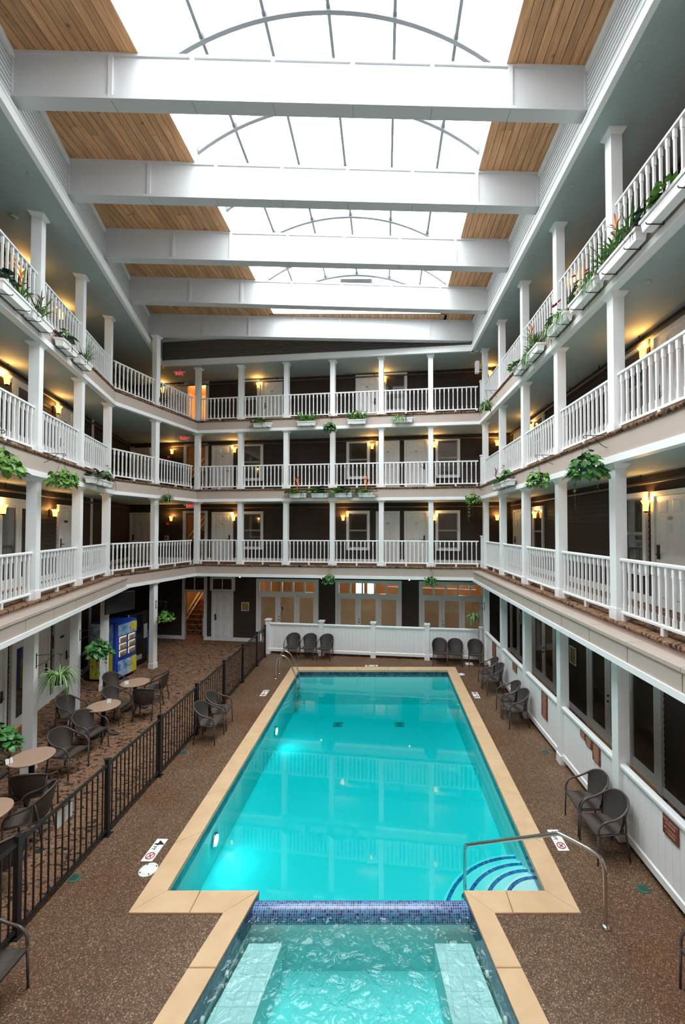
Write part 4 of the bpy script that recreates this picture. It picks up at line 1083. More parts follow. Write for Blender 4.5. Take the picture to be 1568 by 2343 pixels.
t = MB(); t.box((-.13, -.12, 0), (.13, .12, .008)); q = empty('deck_hatch', (*on_floor(1074, 1519), 0)); t.build('plate', M['card'], q); tag(q, 'small white square hatch under the right-hand far chairs', 'hatch')
t = MB(); t.box((-.02, -.01, .008), (.02, .01, .012)); t.build('finger_slot', M['grayp'], q)
for k, (u, v) in enumerate(((170, 2010), (1257, 1721), (1492, 2034), (420, 1723), (540, 1585))):
    x, y = on_floor(u, v); x = min(x, 3.48)
    g = empty('deck_drain', (x, y, 0)); tag(g, 'small round green deck drain %s' % ('by the near fence', 'by the right fence posts', 'near the camera on the right deck', 'in front of the paired left chairs', 'on the left deck near the ladder')[k], 'drain', 'deck drains')
    q = MB(); q.lathe([(0, 0), (.075, 0), (.075, .006), (.065, .008), (0, .008)], 16); q.build('plate', M['green_drain'], g)
    for j in range(4):
        q = MB(); q.box((-.05, -.035 + .022 * j, .008), (.05, -.027 + .022 * j, .0095)); q.build('slot', M['dark'], g)

# ------------------------------------------------------------------ black picket fence
py = [3.4, 5.08, 6.73, 8.3, 9.96, 11.7, 13.28, 14.82, 15.85]
fxx = lambda y: -4.34 - .0105 * (y - 3.4)
q = MB(); q.box((-.008, -.008, .09), (.008, .008, 1.10)); PK = q.mesh('picket', M['black'])
q = MB(); q.box((-.03, -.03, 0), (.03, .03, 1.17)); q.box((-.036, -.036, 1.17), (.036, .036, 1.19)); PO = q.mesh('post', M['black'])
q = MB(); q.box((-.06, -.06, 0), (.06, .06, .015)); PF = q.mesh('post_foot', M['black'])
for k, (ya, yb) in enumerate(zip(py, py[1:])):
    L = math.dist((fxx(ya), ya), (fxx(yb), yb)); rz = math.atan2(yb - ya, fxx(yb) - fxx(ya)); gate = k == len(py) - 2
    g = empty('picket_fence', (fxx(ya), ya, 0), rz); tag(g, 'black metal picket gate closing the fence at the far end' if gate else 'black metal picket fence section beside the pool, %s from the camera' % ORD[k], 'gate' if gate else 'fence', 'black fence sections')
    for z in (.09, 1.10):
        q = MB(); q.box((0, -.018, z - .018), (L, .018, z + .018)); q.build('rail', M['black'], g)
    n = int(round(L / .115))
    for j in range(1, n): obj('picket', PK, g, (L * j / n, 0, 0))
    p = obj('post', PO, g, (0, 0, 0)); obj('post_foot', PF, p)
    if gate:
        p = obj('post', PO, g, (L, 0, 0)); obj('post_foot', PF, p)
        q = MB(); q.box((.30, -.03, .78), (.46, -.02, 1.02)); q.build('notice', M['card'], g)
        q = MB(); q.box((L - .12, -.05, .95), (L - .04, .05, 1.05)); q.build('latch', M['dark'], g)
    if k == 1:
        for j in (0, 1):
            q = MB(); q.box((.62 + j * .17, .03, .80), (.76 + j * .17, .04, .99)); q.build('notice', M['card'], g)

# ------------------------------------------------------------------ chairs
def chair_proto():
    g = empty('rattan_chair', (0, 0, 0))
    q = MB(); z = .43; r = [(-.245, .235), (.245, .235), (.25, .15), (.225, -.20), (.15, -.265), (-.15, -.265), (-.225, -.20), (-.25, .15)]
    n = len(r); up = [(x, y, z + (.0 if y > .2 else -.012 * (y < -.1))) for x, y in r]
    q.add(up + [(x * .97, y * .97, z - .035) for x, y in r], [tuple(range(n - 1, -1, -1))[::-1], tuple(range(n, 2 * n))] + [(i, (i + 1) % n, n + (i + 1) % n, n + i) for i in range(n)])
    q.build('seat', M['rattan'], g)
    loop = smooth_path([(-.265, .215, .42), (-.272, .20, .53), (-.283, .12, .61), (-.292, -.02, .645), (-.285, -.15, .70), (-.235, -.27, .78), (-.12, -.345, .83), (0, -.362, .84),
                        (.12, -.345, .83), (.235, -.27, .78), (.285, -.15, .70), (.292, -.02, .645), (.283, .12, .61), (.272, .20, .53), (.265, .215, .42)], 4)
    q = MB(); q.tube(loop, .0165, 7); q.build('arm_frame', M['cane'], g)
    i0, i1 = 17, len(loop) - 18
    top = loop[i0:i1 + 1]; m = len(top); bot = []
    for i in range(m):
        a = -1 + 2 * i / (m - 1); bot.append(Vector((.225 * math.sin(a * 1.35) / math.sin(1.35), -.13 - .14 * math.cos(a * 1.45), .42)))
    q = MB(); R = 5; vs = []
    for lay in (0, 1):
        for j in range(R + 1):
            for i in range(m):
                p = bot[i].lerp(Vector(top[i]), j / R); o = Vector((p.x, p.y + .05, 0)).normalized() * (.0 if lay == 0 else -.014)
                o += Vector((p.x, p.y + .05, 0)).normalized() * .02 * math.sin(PI * j / R)
                vs.append(p + o)
    fs = []; S = (R + 1) * m
    for j in range(R):
        for i in range(m - 1):
            a = j * m + i; fs.append((a, a + 1, a + m + 1, a + m)); fs.append((S + a + 1, S + a, S + a + m, S + a + m + 1))
    q.add(vs, fs, True); q.build('backrest', M['rattan'], g)
    for sx in (-1, 1):
        q = MB(); q.tube([(sx * .265, .215, .44), (sx * .268, .228, 0)], [.016, .013], 7); q.build('leg', M['cane'], g)
        q = MB(); q.tube([(sx * .283, -.20, .715), (sx * .262, -.225, .55), (sx * .238, -.235, .42), (sx * .24, -.30, 0)], [.012, .014, .016, .013], 7); q.build('leg', M['cane'], g)
    q = MB(); q.tube([(-.262, .21, .405), (.262, .21, .405)], .011, 6); q.tube([(-.22, -.21, .405), (.22, -.21, .405)], .011, 6)
    q.tube([(-.26, .21, .405), (-.222, -.21, .405)], .011, 6); q.tube([(.26, .21, .405), (.222, -.21, .405)], .011, 6); q.build('seat_frame', M['cane'], g)
    return g
CH = chair_proto(); used = [False]
def chair(x, y, deg, label):
    """deg: direction the sitter faces, 0 = away from the camera (+Y), 90 = to the left (-X)"""
    o = CH if not used[0] else copy_tree(CH); used[0] = True
    o.location = (x, y, 0); o.rotation_euler = (0, 0, math.radians(deg)); o.scale = (.93, .95, 1.0); tag(o, label, 'chair', 'dark rattan armchairs')
    return o
for k, (u, w) in enumerate(((676, 'leftmost'), (713, 'middle'), (750, 'rightmost'))):
    x = (u - CX) / FPX * 15.5; s = EB.at(u, 1490)
    p = EB.xy(s, .36); chair(p[0], p[1], math.degrees(EB.rz) + 180 + (4, 0, -3)[k], 'dark rattan armchair against the far white fence, %s of the left three' % w)
for k, (u, w) in enumerate(((1007, 'leftmost'), (1041, 'middle'), (1087, 'rightmost'))):
    s = EB.at(u, 1490); p = EB.xy(s, .36); chair(p[0], p[1], math.degrees(EB.rz) + 180 + (3, -3, 2)[k], 'dark rattan armchair against the far white fence, %s of the right three' % w)
for x, y, a, lab in ((3.17, 13.02, 88, 'dark rattan armchair on the right deck, farthest from the camera'), (3.18, 12.45, 92, 'dark rattan armchair on the right deck, second farthest from the camera'),
                     (3.20, 11.02, 88, 'dark rattan armchair on the right deck, third farthest from the camera'), (3.22, 10.45, 93, 'dark rattan armchair on the right deck, fourth farthest from the camera'),
                     (3.27, 6.93, 89, 'dark rattan armchair by the hand rail, the farther one of the pair'), (3.27, 6.38, 93, 'dark rattan armchair by the hand rail, the nearer one of the pair'),
                     (3.34, 4.28, 90, 'dark rattan armchair cut off by the right picture edge'),
                     (-3.98, 9.70, -92, 'dark rattan armchair beside the black fence on the left deck, nearer one'), (-3.99, 10.33, -86, 'dark rattan armchair beside the black fence on the left deck, farther one'),
                     (-3.97, 4.28, -90, 'dark rattan armchair cut off by the left picture edge below the fence'),
                     (-6.36, 11.78, 100, 'dark rattan armchair right of the farthest round table'), (-6.08, 10.86, 8, 'dark rattan armchair with its back to the camera at the farthest round table'),
                     (-7.33, 11.62, -100, 'dark rattan armchair left of the farthest round table'), (-6.66, 10.60, -95, 'dark rattan armchair behind the second farthest round table'),
                     (-7.38, 10.05, -95, 'dark rattan armchair left of the second farthest round table'), (-6.38, 9.22, -100, 'dark rattan armchair in front of the second farthest round table'),
                     (-6.24, 8.40, -95, 'dark rattan armchair behind the round table with the red card'), (-5.93, 7.22, 14, 'dark rattan armchair turned from the camera at the table with the red card'),
                     (-6.98, 7.45, -80, 'dark rattan armchair left of the round table with the red card'),
                     (-5.48, 6.55, 108, 'dark rattan armchair facing the round table cut off by the left edge'), (-5.13, 5.68, 55, 'dark rattan armchair just behind the near fence, back to the camera')):
    chair(x, y, a, lab)
# ------------------------------------------------------------------ round tables
def table(x, y, label, card=None, cc=None):
    g = empty('round_table', (x, y, 0)); tag(g, label, 'table', 'round lounge tables')
    q = MB(); q.lathe([(0, .715), (.335, .715), (.343, .722), (.343, .735), (.335, .742), (0, .742)], 40, smooth=False); q.build('table_top', M['table'], g)
    q = MB(); q.lathe([(0, .05), (.045, .05), (.045, .68), (.11, .715), (0, .715)], 14); q.build('column', M['black'], g)
    for k in range(4):
        a = k * PI / 2 + .5; c, s = math.cos(a), math.sin(a)
        q = MB(); q.tube(smooth_path([(.03 * c, .03 * s, .20), (.10 * c, .10 * s, .09), (.20 * c, .20 * s, .04), (.31 * c, .31 * s, .015)], 4), [.022] * 12 + [.014], 7); q.build('foot', M['black'], g)
    if card:
        cg_ = empty('table_card', (x + card[0], y + card[1], .742), card[2]); tag(cg_, cc, 'card', 'folded table cards')
        q = MB(); q.add([(-.05, -.03, 0), (.05, -.03, 0), (.05, 0, .085), (-.05, 0, .085), (-.05, -.027, 0), (.05, -.027, 0)], [(0, 1, 2, 3), (3, 2, 5, 4)]); q.build('front_leaf', M['card'], cg_)
        q = MB(); q.add([(-.05, .03, 0), (.05, .03, 0), (.05, 0, .085), (-.05, 0, .085), (-.05, .027, 0), (.05, .027, 0)], [(1, 0, 3, 2), (3, 4, 5, 2)]); q.build('back_leaf', M['red'] if 'red' in cc else M['card'], cg_)
table(-6.62, 11.25, 'tan round table farthest from the camera in the carpeted lounge', (-.14, -.13, .2), 'small white card on the farthest round table')
table(-6.49, 9.80, 'tan round table second farthest from the camera in the lounge', (.03, .16, .1), 'small white card on the second farthest round table')
table(-6.33, 7.63, 'tan round table with a red card near the left edge', (-.22, -.22, 1.1), 'small red and white card on the near round table')
table(-5.80, 6.15, 'tan round table cut off by the left picture edge')

# ------------------------------------------------------------------ vending corner
g = empty('vending_machine', (-8.82, 13.75, 0), math.radians(90 - 6)); tag(g, 'blue and yellow drinks vending machine beside the lounge columns', 'vending machine')
w, d, h = .47, .42, 1.83
q = MB(); q.box((-w, -d, .06), (w, d, h)); q.build('cabinet', M['blue'], g)
q = MB(); q.prism([(-w, -d), (-w, -d - .03), (-w * .4, -d - .07), (w * .4, -d - .07), (w, -d - .03), (w, -d)], .10, h); fr = q.build('front_door', M['blue'], g)
q = MB(); q.box((-w - .004, -d + .06, .95), (-w, d - .02, h - .02)); q.build('side_panel', M['cyanart'], g)
q = MB(); q.box((-w - .004, -d + .06, .08), (-w, d - .02, .95)); q.build('side_panel', M['yellowart'], g)
q = MB(); q.box((-w + .06, -d - .085, 1.42), (w - .06, -d - .06, 1.76)); q.build('header_panel', M['cyanart'], fr)
q = MB(); q.box((w - .34, -d - .09, 1.5), (w - .06, -d - .06, 1.74)); q.build('header_fruit', M['yellowart'], fr)
q = MB(); q.box((-w + .06, -d - .085, .12), (w - .3, -d - .06, .62)); q.build('lower_panel', M['cyanart'], fr)
q = MB(); q.box((w - .3, -d - .085, .12), (w - .05, -d - .06, .62)); q.build('lower_panel', M['yellowart'], fr)
q = MB(); q.box((-.02, -d - .10, .38), (.22, -d - .07, .52)); q.build('dispenser_slot', M['grayp'], fr)
for r in range(3):
    for c in range(2):
        q = MB(); x = -.36 + c * .40; z = .76 + r * .22; q.box((x, -d - .085, z), (x + .30, -d - .065, z + .18)); wdw = q.build('product_window', M['vend_lit'], fr)
        for k in range(3):
            q = MB(); q.lathe([(.03, z + .01), (.033, z + .03), (.033, z + .13), (.026, z + .15)], 8, (x + .055 + k * .095, -d - .10)); q.build('can', M['can'], wdw)
g = empty('snack_machine', (-9.06, 14.86, 0), math.radians(90 - 6)); tag(g, 'black snack vending machine behind the blue drinks machine', 'vending machine')
q = MB(); q.box((-.5, -.43, .05), (.5, .43, 1.86)); q.build('cabinet', M['vend_black'], g)
q = MB(); q.box((-.46, -.45, .5), (.2, -.43, 1.78)); q.build('glass_front', M['screen'], g)
q = MB(); q.box((-.52, -.455, .05), (-.48, -.42, 1.88)); q.build('edge_trim', M['grayp'], g)
q = MB(); q.box((-.40, -.46, .22), (.16, -.44, .38)); q.build('delivery_flap', M['grayp'], g)
q = MB(); q.box((.26, -.46, .9), (.44, -.44, 1.4)); q.build('coin_panel', M['grayp'], g)
g = empty('recycling_bin', (-9.2, 16.2, 0), 1.5); tag(g, 'blue recycling bin beside the black snack machine', 'bin')
q = MB(); q.add([(-.2, -.2, 0), (.2, -.2, 0), (.2, .2, 0), (-.2, .2, 0), (-.27, -.26, .82), (.27, -.26, .82), (.27, .26, .82), (-.27, .26, .82)], [(0, 3, 2, 1), (0, 1, 5, 4), (1, 2, 6, 5), (2, 3, 7, 6), (3, 0, 4, 7), (4, 5, 6, 7)]); q.build('body', M['bluebin'], g)
q = MB(); q.box((-.29, -.28, .82), (.29, .28, .86)); q.build('rim', M['bluebin'], g)
g = empty('television', (*EL1.xy(EL1.L + .05, .26), 2.30), math.radians(74)); tag(g, 'flat black television hung below the left ledge', 'television')
q = MB(); q.box((-.5, -.03, -.02), (.5, .02, .56)); q.build('housing', M['dark'], g)
q = MB(); q.box((-.485, -.034, .0), (.485, -.03, .545)); q.build('screen', M['screen'], g)
q = MB(); q.tube([(0, .02, .27), (-.3, .35, .27)], .025, 6); q.build('mount_arm', M['dark'], g)
s = WB.at(388, 1430)
g = empty('fire_extinguisher', WB.pt(s, .125, .75), WB.rz); tag(g, 'red fire extinguisher on the far wall left of the stairs', 'fire extinguisher')
q = MB(); q.lathe([(0, 0), (.065, 0), (.07, .02), (.07, .36), (.045, .42), (.02, .44), (.02, .47), (0, .47)], 14); q.build('cylinder', M['red'], g)
q = MB(); q.tube([(-.05, 0, .50), (.08, 0, .48)], .012, 6); q.tube([(0, 0, .44), (0, 0, .50)], .018, 6); q.build('valve', M['dark'], g)
q = MB(); q.tube(smooth_path([(.03, 0, .48), (.11, 0, .4), (.10, 0, .2)], 4), .011, 6); q.build('hose', M['dark'], g)
q = MB(); q.box((-.045, -.073, .16), (.045, -.055, .28)); q.build('instruction_plate', M['card'], g)
q = MB(); q.box((-.03, .06, .18), (.03, .09, .26)); q.build('bracket', M['grayp'], g)

# ------------------------------------------------------------------ notices and pictures
def framed(ln, s, z, w, h, label, matf, matp, cat='picture', off=.02):
    g = empty('wall_picture' if cat == 'picture' else 'wall_notice', ln.pt(s, off, z), ln.rz); tag(g, label, cat)
    q = MB(); e = .025
    q.box((-w / 2, -.02, -h / 2), (-w / 2 + e, 0, h / 2)); q.box((w / 2 - e, -.02, -h / 2), (w / 2, 0, h / 2)); q.box((-w / 2 + e, -.02, -h / 2), (w / 2 - e, 0, -h / 2 + e)); q.box((-w / 2 + e, -.02, h / 2 - e), (w / 2 - e, 0, h / 2)); q.build('frame', matf, g)
    q = MB(); q.box((-w / 2 + e, -.012, -h / 2 + e), (w / 2 - e, 0, h / 2 - e)); q.build('print', matp, g)
framed(WB, WB.at(562, 1385), 1.48, .34, .36, 'small gold print in a white frame left of the far glazed doors', M['white'], M['gold'])
framed(WR, WR.at(1314, 1500), 1.45, .36, .46, 'gold print in a white frame between the right glazed doors', M['white'], M['gold'])
framed(WR, WR.at(1192, 1420), 1.55, .30, .40, 'small framed print on the right ground-floor wall near the far corner', M['white'], M['gold'])
framed(WL, WL.at(114, 1471), 1.60, .26, .36, 'brown wooden plaque between the left ground-floor doors', M['dark'], M['terra'], 'plaque')
s = WB.at(648, 1400); framed(WB, s, 1.45, .16, .24, 'blue and red notice taped inside the far left glazed door', M['card'], M['notice'], 'notice', .055)
for li, u, v in ((1, 385, 1192), (2, 388, 1040)):
    g = empty('fire_alarm', WB.pt(WB.at(u, v), .02, FZ[li] + 1.62), WB.rz); tag(g, 'red fire alarm box beside the %s stair lamp' % LV[li], 'fire alarm', 'fire alarm boxes')
    q = MB(); q.box((-.07, -.05, -.08), (.07, 0, .08)); q.build('housing', M['red'], g)
    q = MB(); q.box((-.04, -.055, -.02), (.04, -.05, .02)); q.build('pull_bar', M['card'], g)
g = empty('call_station', WB.pt(WB.at(383, 1224), .02, FZ[1] + 1.0), WB.rz); tag(g, 'small white framed box under the second-floor fire alarm', 'box')
q = MB(); q.box((-.08, -.04, -.09), (.08, 0, .09)); q.build('housing', M['white_pl'], g)
q = MB(); q.box((-.05, -.045, -.06), (.05, -.04, .06)); q.build('face', M['terra'], g)
# maroon signs hung on the right fence
def sign(y, w, h, ztop, label, lines):
    s = (ER.a.y - y) / abs(ER.d.y)
    g = empty('pool_sign', ER.pt(s, -.056, ztop - h), ER.rz); tag(g, label, 'sign', 'maroon pool signs')
    q = MB(); q.box((-w / 2, -.012, 0), (w / 2, 0, h)); q.build('board', M['signred'], g)
    if isinstance(lines, list):
        for k, (tx, sz, zz) in enumerate(lines): obj('lettering', text_mesh(tx, sz, M['signtext'], .001), g, (0, -.0135, zz), (PI / 2, 0, 0))
    else:
        n = lines; rnd = random.Random(int(y * 10)); q = MB()
        for k in range(n):
            ww = w * rnd.uniform(.25, .42); zz = h - h * (k + .8) / (n + .6); q.box((-ww, -.0135, zz - .006), (ww, -.012, zz + .006))
        q.build('printed_lines', M['signtext'], g)
sign(5.50, .29, .25, 1.08, 'maroon sign giving pool and spa capacity, nearest the camera', [('POOL CAPACITY', .034, .205), ('30 PERSONS', .034, .16), ('SPA CAPACITY', .034, .095), ('10 PERSONS', .034, .05)])
sign(7.36, .25, .30, 1.08, 'maroon sign on the right fence, tallest of the stepped three', 9)
sign(7.62, .22, .17, 1.08, 'maroon sign on the right fence, middle of the stepped three', 5)
sign(7.84, .18, .12, 1.08, 'maroon sign on the right fence, smallest of the stepped three', 3)
sign(9.65, .33, .56, 1.08, 'tall maroon pool rules sign behind the right-hand chairs', 14)
sign(11.75, .36, .20, 1.06, 'low wide maroon sign above the right-hand chair pair', 4)
sign(13.85, .42, .48, 1.06, 'maroon sign on the right fence closest to the far corner', 8)

# ------------------------------------------------------------------ plants
def strap(mb, base, az, L, wd, lift, droop, n=5, roll=0):
    vs = []; c, s = math.cos(az), math.sin(az)
    for i in range(n + 1):
        t = i / n; r = L * (t - .15 * t * t); z = L * (lift * t - droop * t * t); w = wd * (.55 + .9 * t if t < .4 else .91 * (1 - (t - .4) / .6) ** .8 + .03)
        for sg in (-1, 1): vs.append((base[0] + c * r - s * w * sg, base[1] + s * r + c * w * sg, base[2] + z + abs(sg) * .15 * w))
        vs.append((base[0] + c * r, base[1] + s * r, base[2] + z))
    fs = []
    for i in range(n):
        a = 3 * i
        fs += [(a, a + 2, a + 5, a + 3), (a + 2, a + 1, a + 4, a + 5)]
    mb.add(vs, fs, True)
HV = [(0, 0, 0), (.5, 0, .03), (1.05, 0, -.08), (-.12, .22, .06), (.12, .42, .05), (.5, .40, .03), (.82, .2, -.02), (-.12, -.22, .06), (.12, -.42, .05), (.5, -.40, .03), (.82, -.2, -.02)]
HF = [(0, 1, 4, 3), (1, 5, 4), (1, 2, 6), (1, 6, 5), (0, 7, 8, 1), (1, 8, 9), (1, 10, 2), (1, 9, 10)]
def heart_xf(p, az, pitch, size, roll=0.0):
    return Matrix.Translation(p) @ Matrix.Rotation(az, 4, 'Z') @ Matrix.Rotation(pitch, 4, 'Y') @ Matrix.Rotation(roll, 4, 'X') @ Matrix.Diagonal((size, size, size, 1))
def heart(mb, p, az, pitch, size, roll=0.0):
    m = heart_xf(p, az, pitch, size, roll); mb.add([tuple(m @ Vector(v)) for v in HV], HF)
LEAFM = {}
def leaf_obj(parent, p, az, pitch, size, key, roll=0.0, name='leaf'):
    if key not in LEAFM:
        q = MB(); q.add(HV, HF); LEAFM[key] = q.mesh('leaf', M[key])
    o = obj(name, LEAFM[key], parent); o.matrix_local = heart_xf(p, az, pitch, size, roll); return o
def mound(g, rnd, key, n, r, hgt, size, single, lo=None):
    q = MB()
    for k in range(n):
        a = rnd.random() * 2 * PI; rr = r * math.sqrt(rnd.random()); z = hgt * (1 - (rr / r) ** 2) * rnd.uniform(.6, 1.05) - rnd.random() * .05 - (.16 * (rr / r) ** 2)
        if lo is not None: z = max(z, lo) + hgt * .25 * rnd.random()
        p = Vector((rr * math.cos(a), rr * math.sin(a), z)); pt = rnd.uniform(-.1, .9) if lo is None else rnd.uniform(-.5, .35); sz = size * rnd.uniform(.7, 1.2); ro = rnd.uniform(-.5, .5)
        if single: leaf_obj(g, p, a + rnd.uniform(-.7, .7), pt, sz, key, ro)
        else: heart(q, p, a + rnd.uniform(-.7, .7), pt, sz, ro)
    if not single: tag(q.build('foliage', M[key], g), kind='stuff')
def skirt(g, rnd, key, n, size, single):
    q = MB()
    for k in range(n):
        a = rnd.random() * 2 * PI; z = rnd.uniform(-.20, .06); rr = .145 + .09 * rnd.random() + .05 * (z + .2)
        p = Vector((rr * math.cos(a), rr * math.sin(a), z)); az = a + rnd.uniform(-.9, .9); pt = rnd.uniform(.7, 1.4); sz = size * rnd.uniform(.7, 1.15); ro = rnd.uniform(-.6, .6)
        if single: leaf_obj(g, p, az, pt, sz, key, ro)
        else: heart(q, p, az, pt, sz, ro)
    if not single: tag(q.build('foliage', M[key], g), kind='stuff')
def trail(g, rnd, key, n, L, r, size, single, dirn=None):
    for k in range(n):
        a = rnd.random() * 2 * PI if dirn is None else dirn + rnd.uniform(-.5, .5); ln_ = L * rnd.uniform(.5, 1.0); x, y = r * math.cos(a), r * math.sin(a)
        pts = smooth_path([(x * .3, y * .3, .05), (x, y, .0), (x * 1.12, y * 1.12, -ln_ * .4), (x * 1.1 + rnd.uniform(-.05, .05), y * 1.1, -ln_)], 4)
        q = MB(); q.tube(pts, .004, 4); q.build('vine', M['vine'], g)
        q = MB(); m = int(ln_ / .065)
        for j in range(m):
            p = Vector(pts[4 + int(j / m * (len(pts) - 5))]); az = rnd.random() * 2 * PI
            if single: leaf_obj(g, p, az, rnd.uniform(.4, 1.2), size * rnd.uniform(.6, 1.0), key, rnd.uniform(-.5, .5))
            else: heart(q, p, az, rnd.uniform(.4, 1.2), size * rnd.uniform(.6, 1.0))
        if not single: tag(q.build('foliage', M[key], g), kind='stuff')
def straps(g, rnd, key, n, L, wd, lift, droop, r0=.03, name='foliage'):
    q = MB()
    for k in range(n):
        a = 2 * PI * k / n + rnd.uniform(-.3, .3); l = L * rnd.uniform(.6, 1.1)
        strap(q, (r0 * math.cos(a), r0 * math.sin(a), 0), a, l, wd * rnd.uniform(.7, 1.1), lift * rnd.uniform(.6, 1.3), droop * rnd.uniform(.7, 1.3))
    tag(q.build(name, M[key], g), kind='stuff')
def strap_leaves(g, rnd, key, n, L, wd, lift, droop):
    for k in range(n):
        q = MB(); a = 2.4 * k + rnd.uniform(-.2, .2); l = L * rnd.uniform(.7, 1.1); up = 1.0 + .8 * (k / n)
        strap(q, (.02 * math.cos(a), .02 * math.sin(a), 0), a, l, wd, lift * up, droop * rnd.uniform(.8, 1.2)); q.build('leaf', M[key], g)
def bromeliad_flower(g, key, h, s=1.0):
    q = MB(); q.tube([(0, 0, 0), (.02, 0, h * .6)], .010, 6); q.build('flower_stalk', M[key], g)
    for k in range(12):
        q = MB(); a = 2.4 * k; strap(q, (.015, 0, h * (.34 + .055 * k)), a, .19 * s * (1.1 - k * .05), .018 * s, .9 + .08 * k, .75); q.build('bract', M[key], g)
def spathe(g, rnd, x, y, z, size, az):
    q = MB(); q.tube([(x * .2, y * .2, 0), (x * .7, y * .7, z * .6), (x, y, z)], .004, 5); q.build('flower_stem', M['vine'], g)
    o = leaf_obj(g, Vector((x, y, z)), az, -.25, size, 'redfl', 0, 'spathe')
    q = MB(); q.tube([(x, y, z), (x + .03 * math.cos(az), y + .03 * math.sin(az), z + size * .55)], [.006, .004], 5); q.build('spadix', M['orange'], g)
def plant(kind, loc, seed, label, single=False, sc=1.0, rz=0.0, lo=None):
    rnd = random.Random(seed)
    g = empty('potted_plant' if kind in ('hang',) else {'bromeliad': 'bromeliad', 'bromeliad_m': 'bromeliad', 'grass': 'grassy_plant', 'spider': 'spider_plant', 'anthurium': 'anthurium', 'pothos': 'pothos', 'lime': 'variegated_pothos', 'purple': 'wandering_plant', 'fern': 'fern', 'dark': 'rubber_plant'}[kind], loc, rz)
    tag(g, label, 'plant', 'gallery plants')
    if kind in ('bromeliad', 'bromeliad_m'):
        if single: strap_leaves(g, rnd, 'strap', 22, .40 * sc, .024, .85, .6)
        else: straps(g, rnd, 'strap', 18, .30 * sc, .022, .8, .55)
        bromeliad_flower(g, 'orange' if kind == 'bromeliad' else 'magenta', .46 * sc if kind == 'bromeliad' else .34 * sc, sc)
    elif kind == 'grass': straps(g, rnd, 'strap', 80, .40 * sc, .012, 1.25, .8)
    elif kind == 'spider': straps(g, rnd, 'spider', 64, .30 * sc, .014, 1.0, 1.25); straps(g, rnd, 'strap', 60, .28 * sc, .014, .7, 1.4)
    elif kind == 'fern': straps(g, rnd, 'lime', 70, .30 * sc, .020, 1.6, 1.0)
    elif kind == 'anthurium':
        for k in range(13):
            a = 2.4 * k; r = .05 + .10 * rnd.random(); z = .08 + .16 * rnd.random(); p = Vector((r * math.cos(a) * 1.4, r * math.sin(a), z * sc))
            if single:
                q = MB(); q.tube([(0, 0, 0), tuple(p)], .004, 4); q.build('petiole', M['vine'], g)
            leaf_obj(g, p, a, rnd.uniform(.1, .7), .15 * sc * rnd.uniform(.8, 1.2), 'leaf')
        for k in range(4 if single else 2):
            a = rnd.random() * 6.28; spathe(g, rnd, .10 * math.cos(a), .10 * math.sin(a), (.26 + .12 * rnd.random()) * sc, .085 * sc, a)
    elif kind == 'pothos': mound(g, rnd, 'leaf', 105 if single else 95, .24 * sc, .18 * sc, (.095 if single else .11) * sc, single, lo)
    elif kind == 'lime': mound(g, rnd, 'lime', 90 if single else 80, .22 * sc, .15 * sc, (.078 if single else .10) * sc, single, lo)
    elif kind == 'purple':
        mound(g, rnd, 'purple', 34, .13 * sc, .09 * sc, .055, False, lo); trail(g, rnd, 'purple', 3, .25, .22, .045, False, -PI / 2)
    elif kind == 'dark': mound(g, rnd, 'lily', 26 if single else 34, .17 * sc, .22 * sc, .12 * sc, single, lo)
    return g
def box_mesh(L):
    q = MB(); a, b, h = .065, .085, .155
    lo = [(-L / 2 + .02, -a, 0), (L / 2 - .02, -a, 0), (L / 2 - .02, a, 0), (-L / 2 + .02, a, 0)]; hi = [(-L / 2, -b, h), (L / 2, -b, h), (L / 2, b, h), (-L / 2, b, h)]
    q.add(lo + hi, [(0, 3, 2, 1), (0, 1, 5, 4), (1, 2, 6, 5), (2, 3, 7, 6), (3, 0, 4, 7), (4, 5, 6, 7)])
    r = MB(); e = .012
    r.box((-L / 2 - e, -b - e, h - .03), (L / 2 + e, -b, h + .01)); r.box((-L / 2 - e, b, h - .03), (L / 2 + e, b + e, h + .01)); r.box((-L / 2 - e, -b, h - .03), (-L / 2, b, h + .01)); r.box((L / 2, -b, h - .03), (L / 2 + e, b, h + .01))
    s = MB(); s.box((-L / 2 + .005, -b + .005, h - .001), (L / 2 - .005, b - .005, h + .004))
    return q.mesh('box', M['white_pl']), r.mesh('rim', M['white_pl']), s.mesh('soil', M['soil'])
BX = {}
q = MB(); q.tube([(0, .10, -.012), (0, -.12, -.012), (0, -.135, .01)], .007, 5); q.tube([(0, .10, -.012), (0, .10, .13)], .007, 5); HK = q.mesh('bracket', M['dark'])
seedc = [100]
def planter(ln, s, li, L, where, kinds, single=False):
    """window box hung outside the gallery, with its plants: kinds = [(kind, offset, word)]"""
    key = round(L, 2)
    if key not in BX: BX[key] = box_mesh(L)
    z = CZ[li - 1] + .105
    g = empty('planter_box', ln.pt(s, .205, z), ln.rz); tag(g, 'white window box hung on the %s, %s' % where, 'planter', 'white window boxes')
    for n_, me in zip(('box', 'rim', 'soil'), BX[key]): obj(n_, me, g)
    for x in (-L * .3, L * .3): obj('bracket', HK, g, (x, 0, 0))
    for kind, x, word in kinds:
        seedc[0] += 1
        p_ = plant(kind, ln.pt(s + x, .225, z + .158), seedc[0], '%s in the %s box, %s' % (word, where[0].replace(' gallery', ''), where[1]), single, 1.12 if single else 1.25, ln.rz, .03); p_.scale = (1.1, .62, 1.0)
yR = lambda y: (ER.a.y - y) / abs(ER.d.y)
RT = 'top-floor right gallery'
planter(ER, yR(4.95), 3, .95, (RT, 'first from the camera'), [('lime', -.05, 'bright variegated pothos'), ('dark', -.36, 'dark broad-leaved rubber plant')], True)
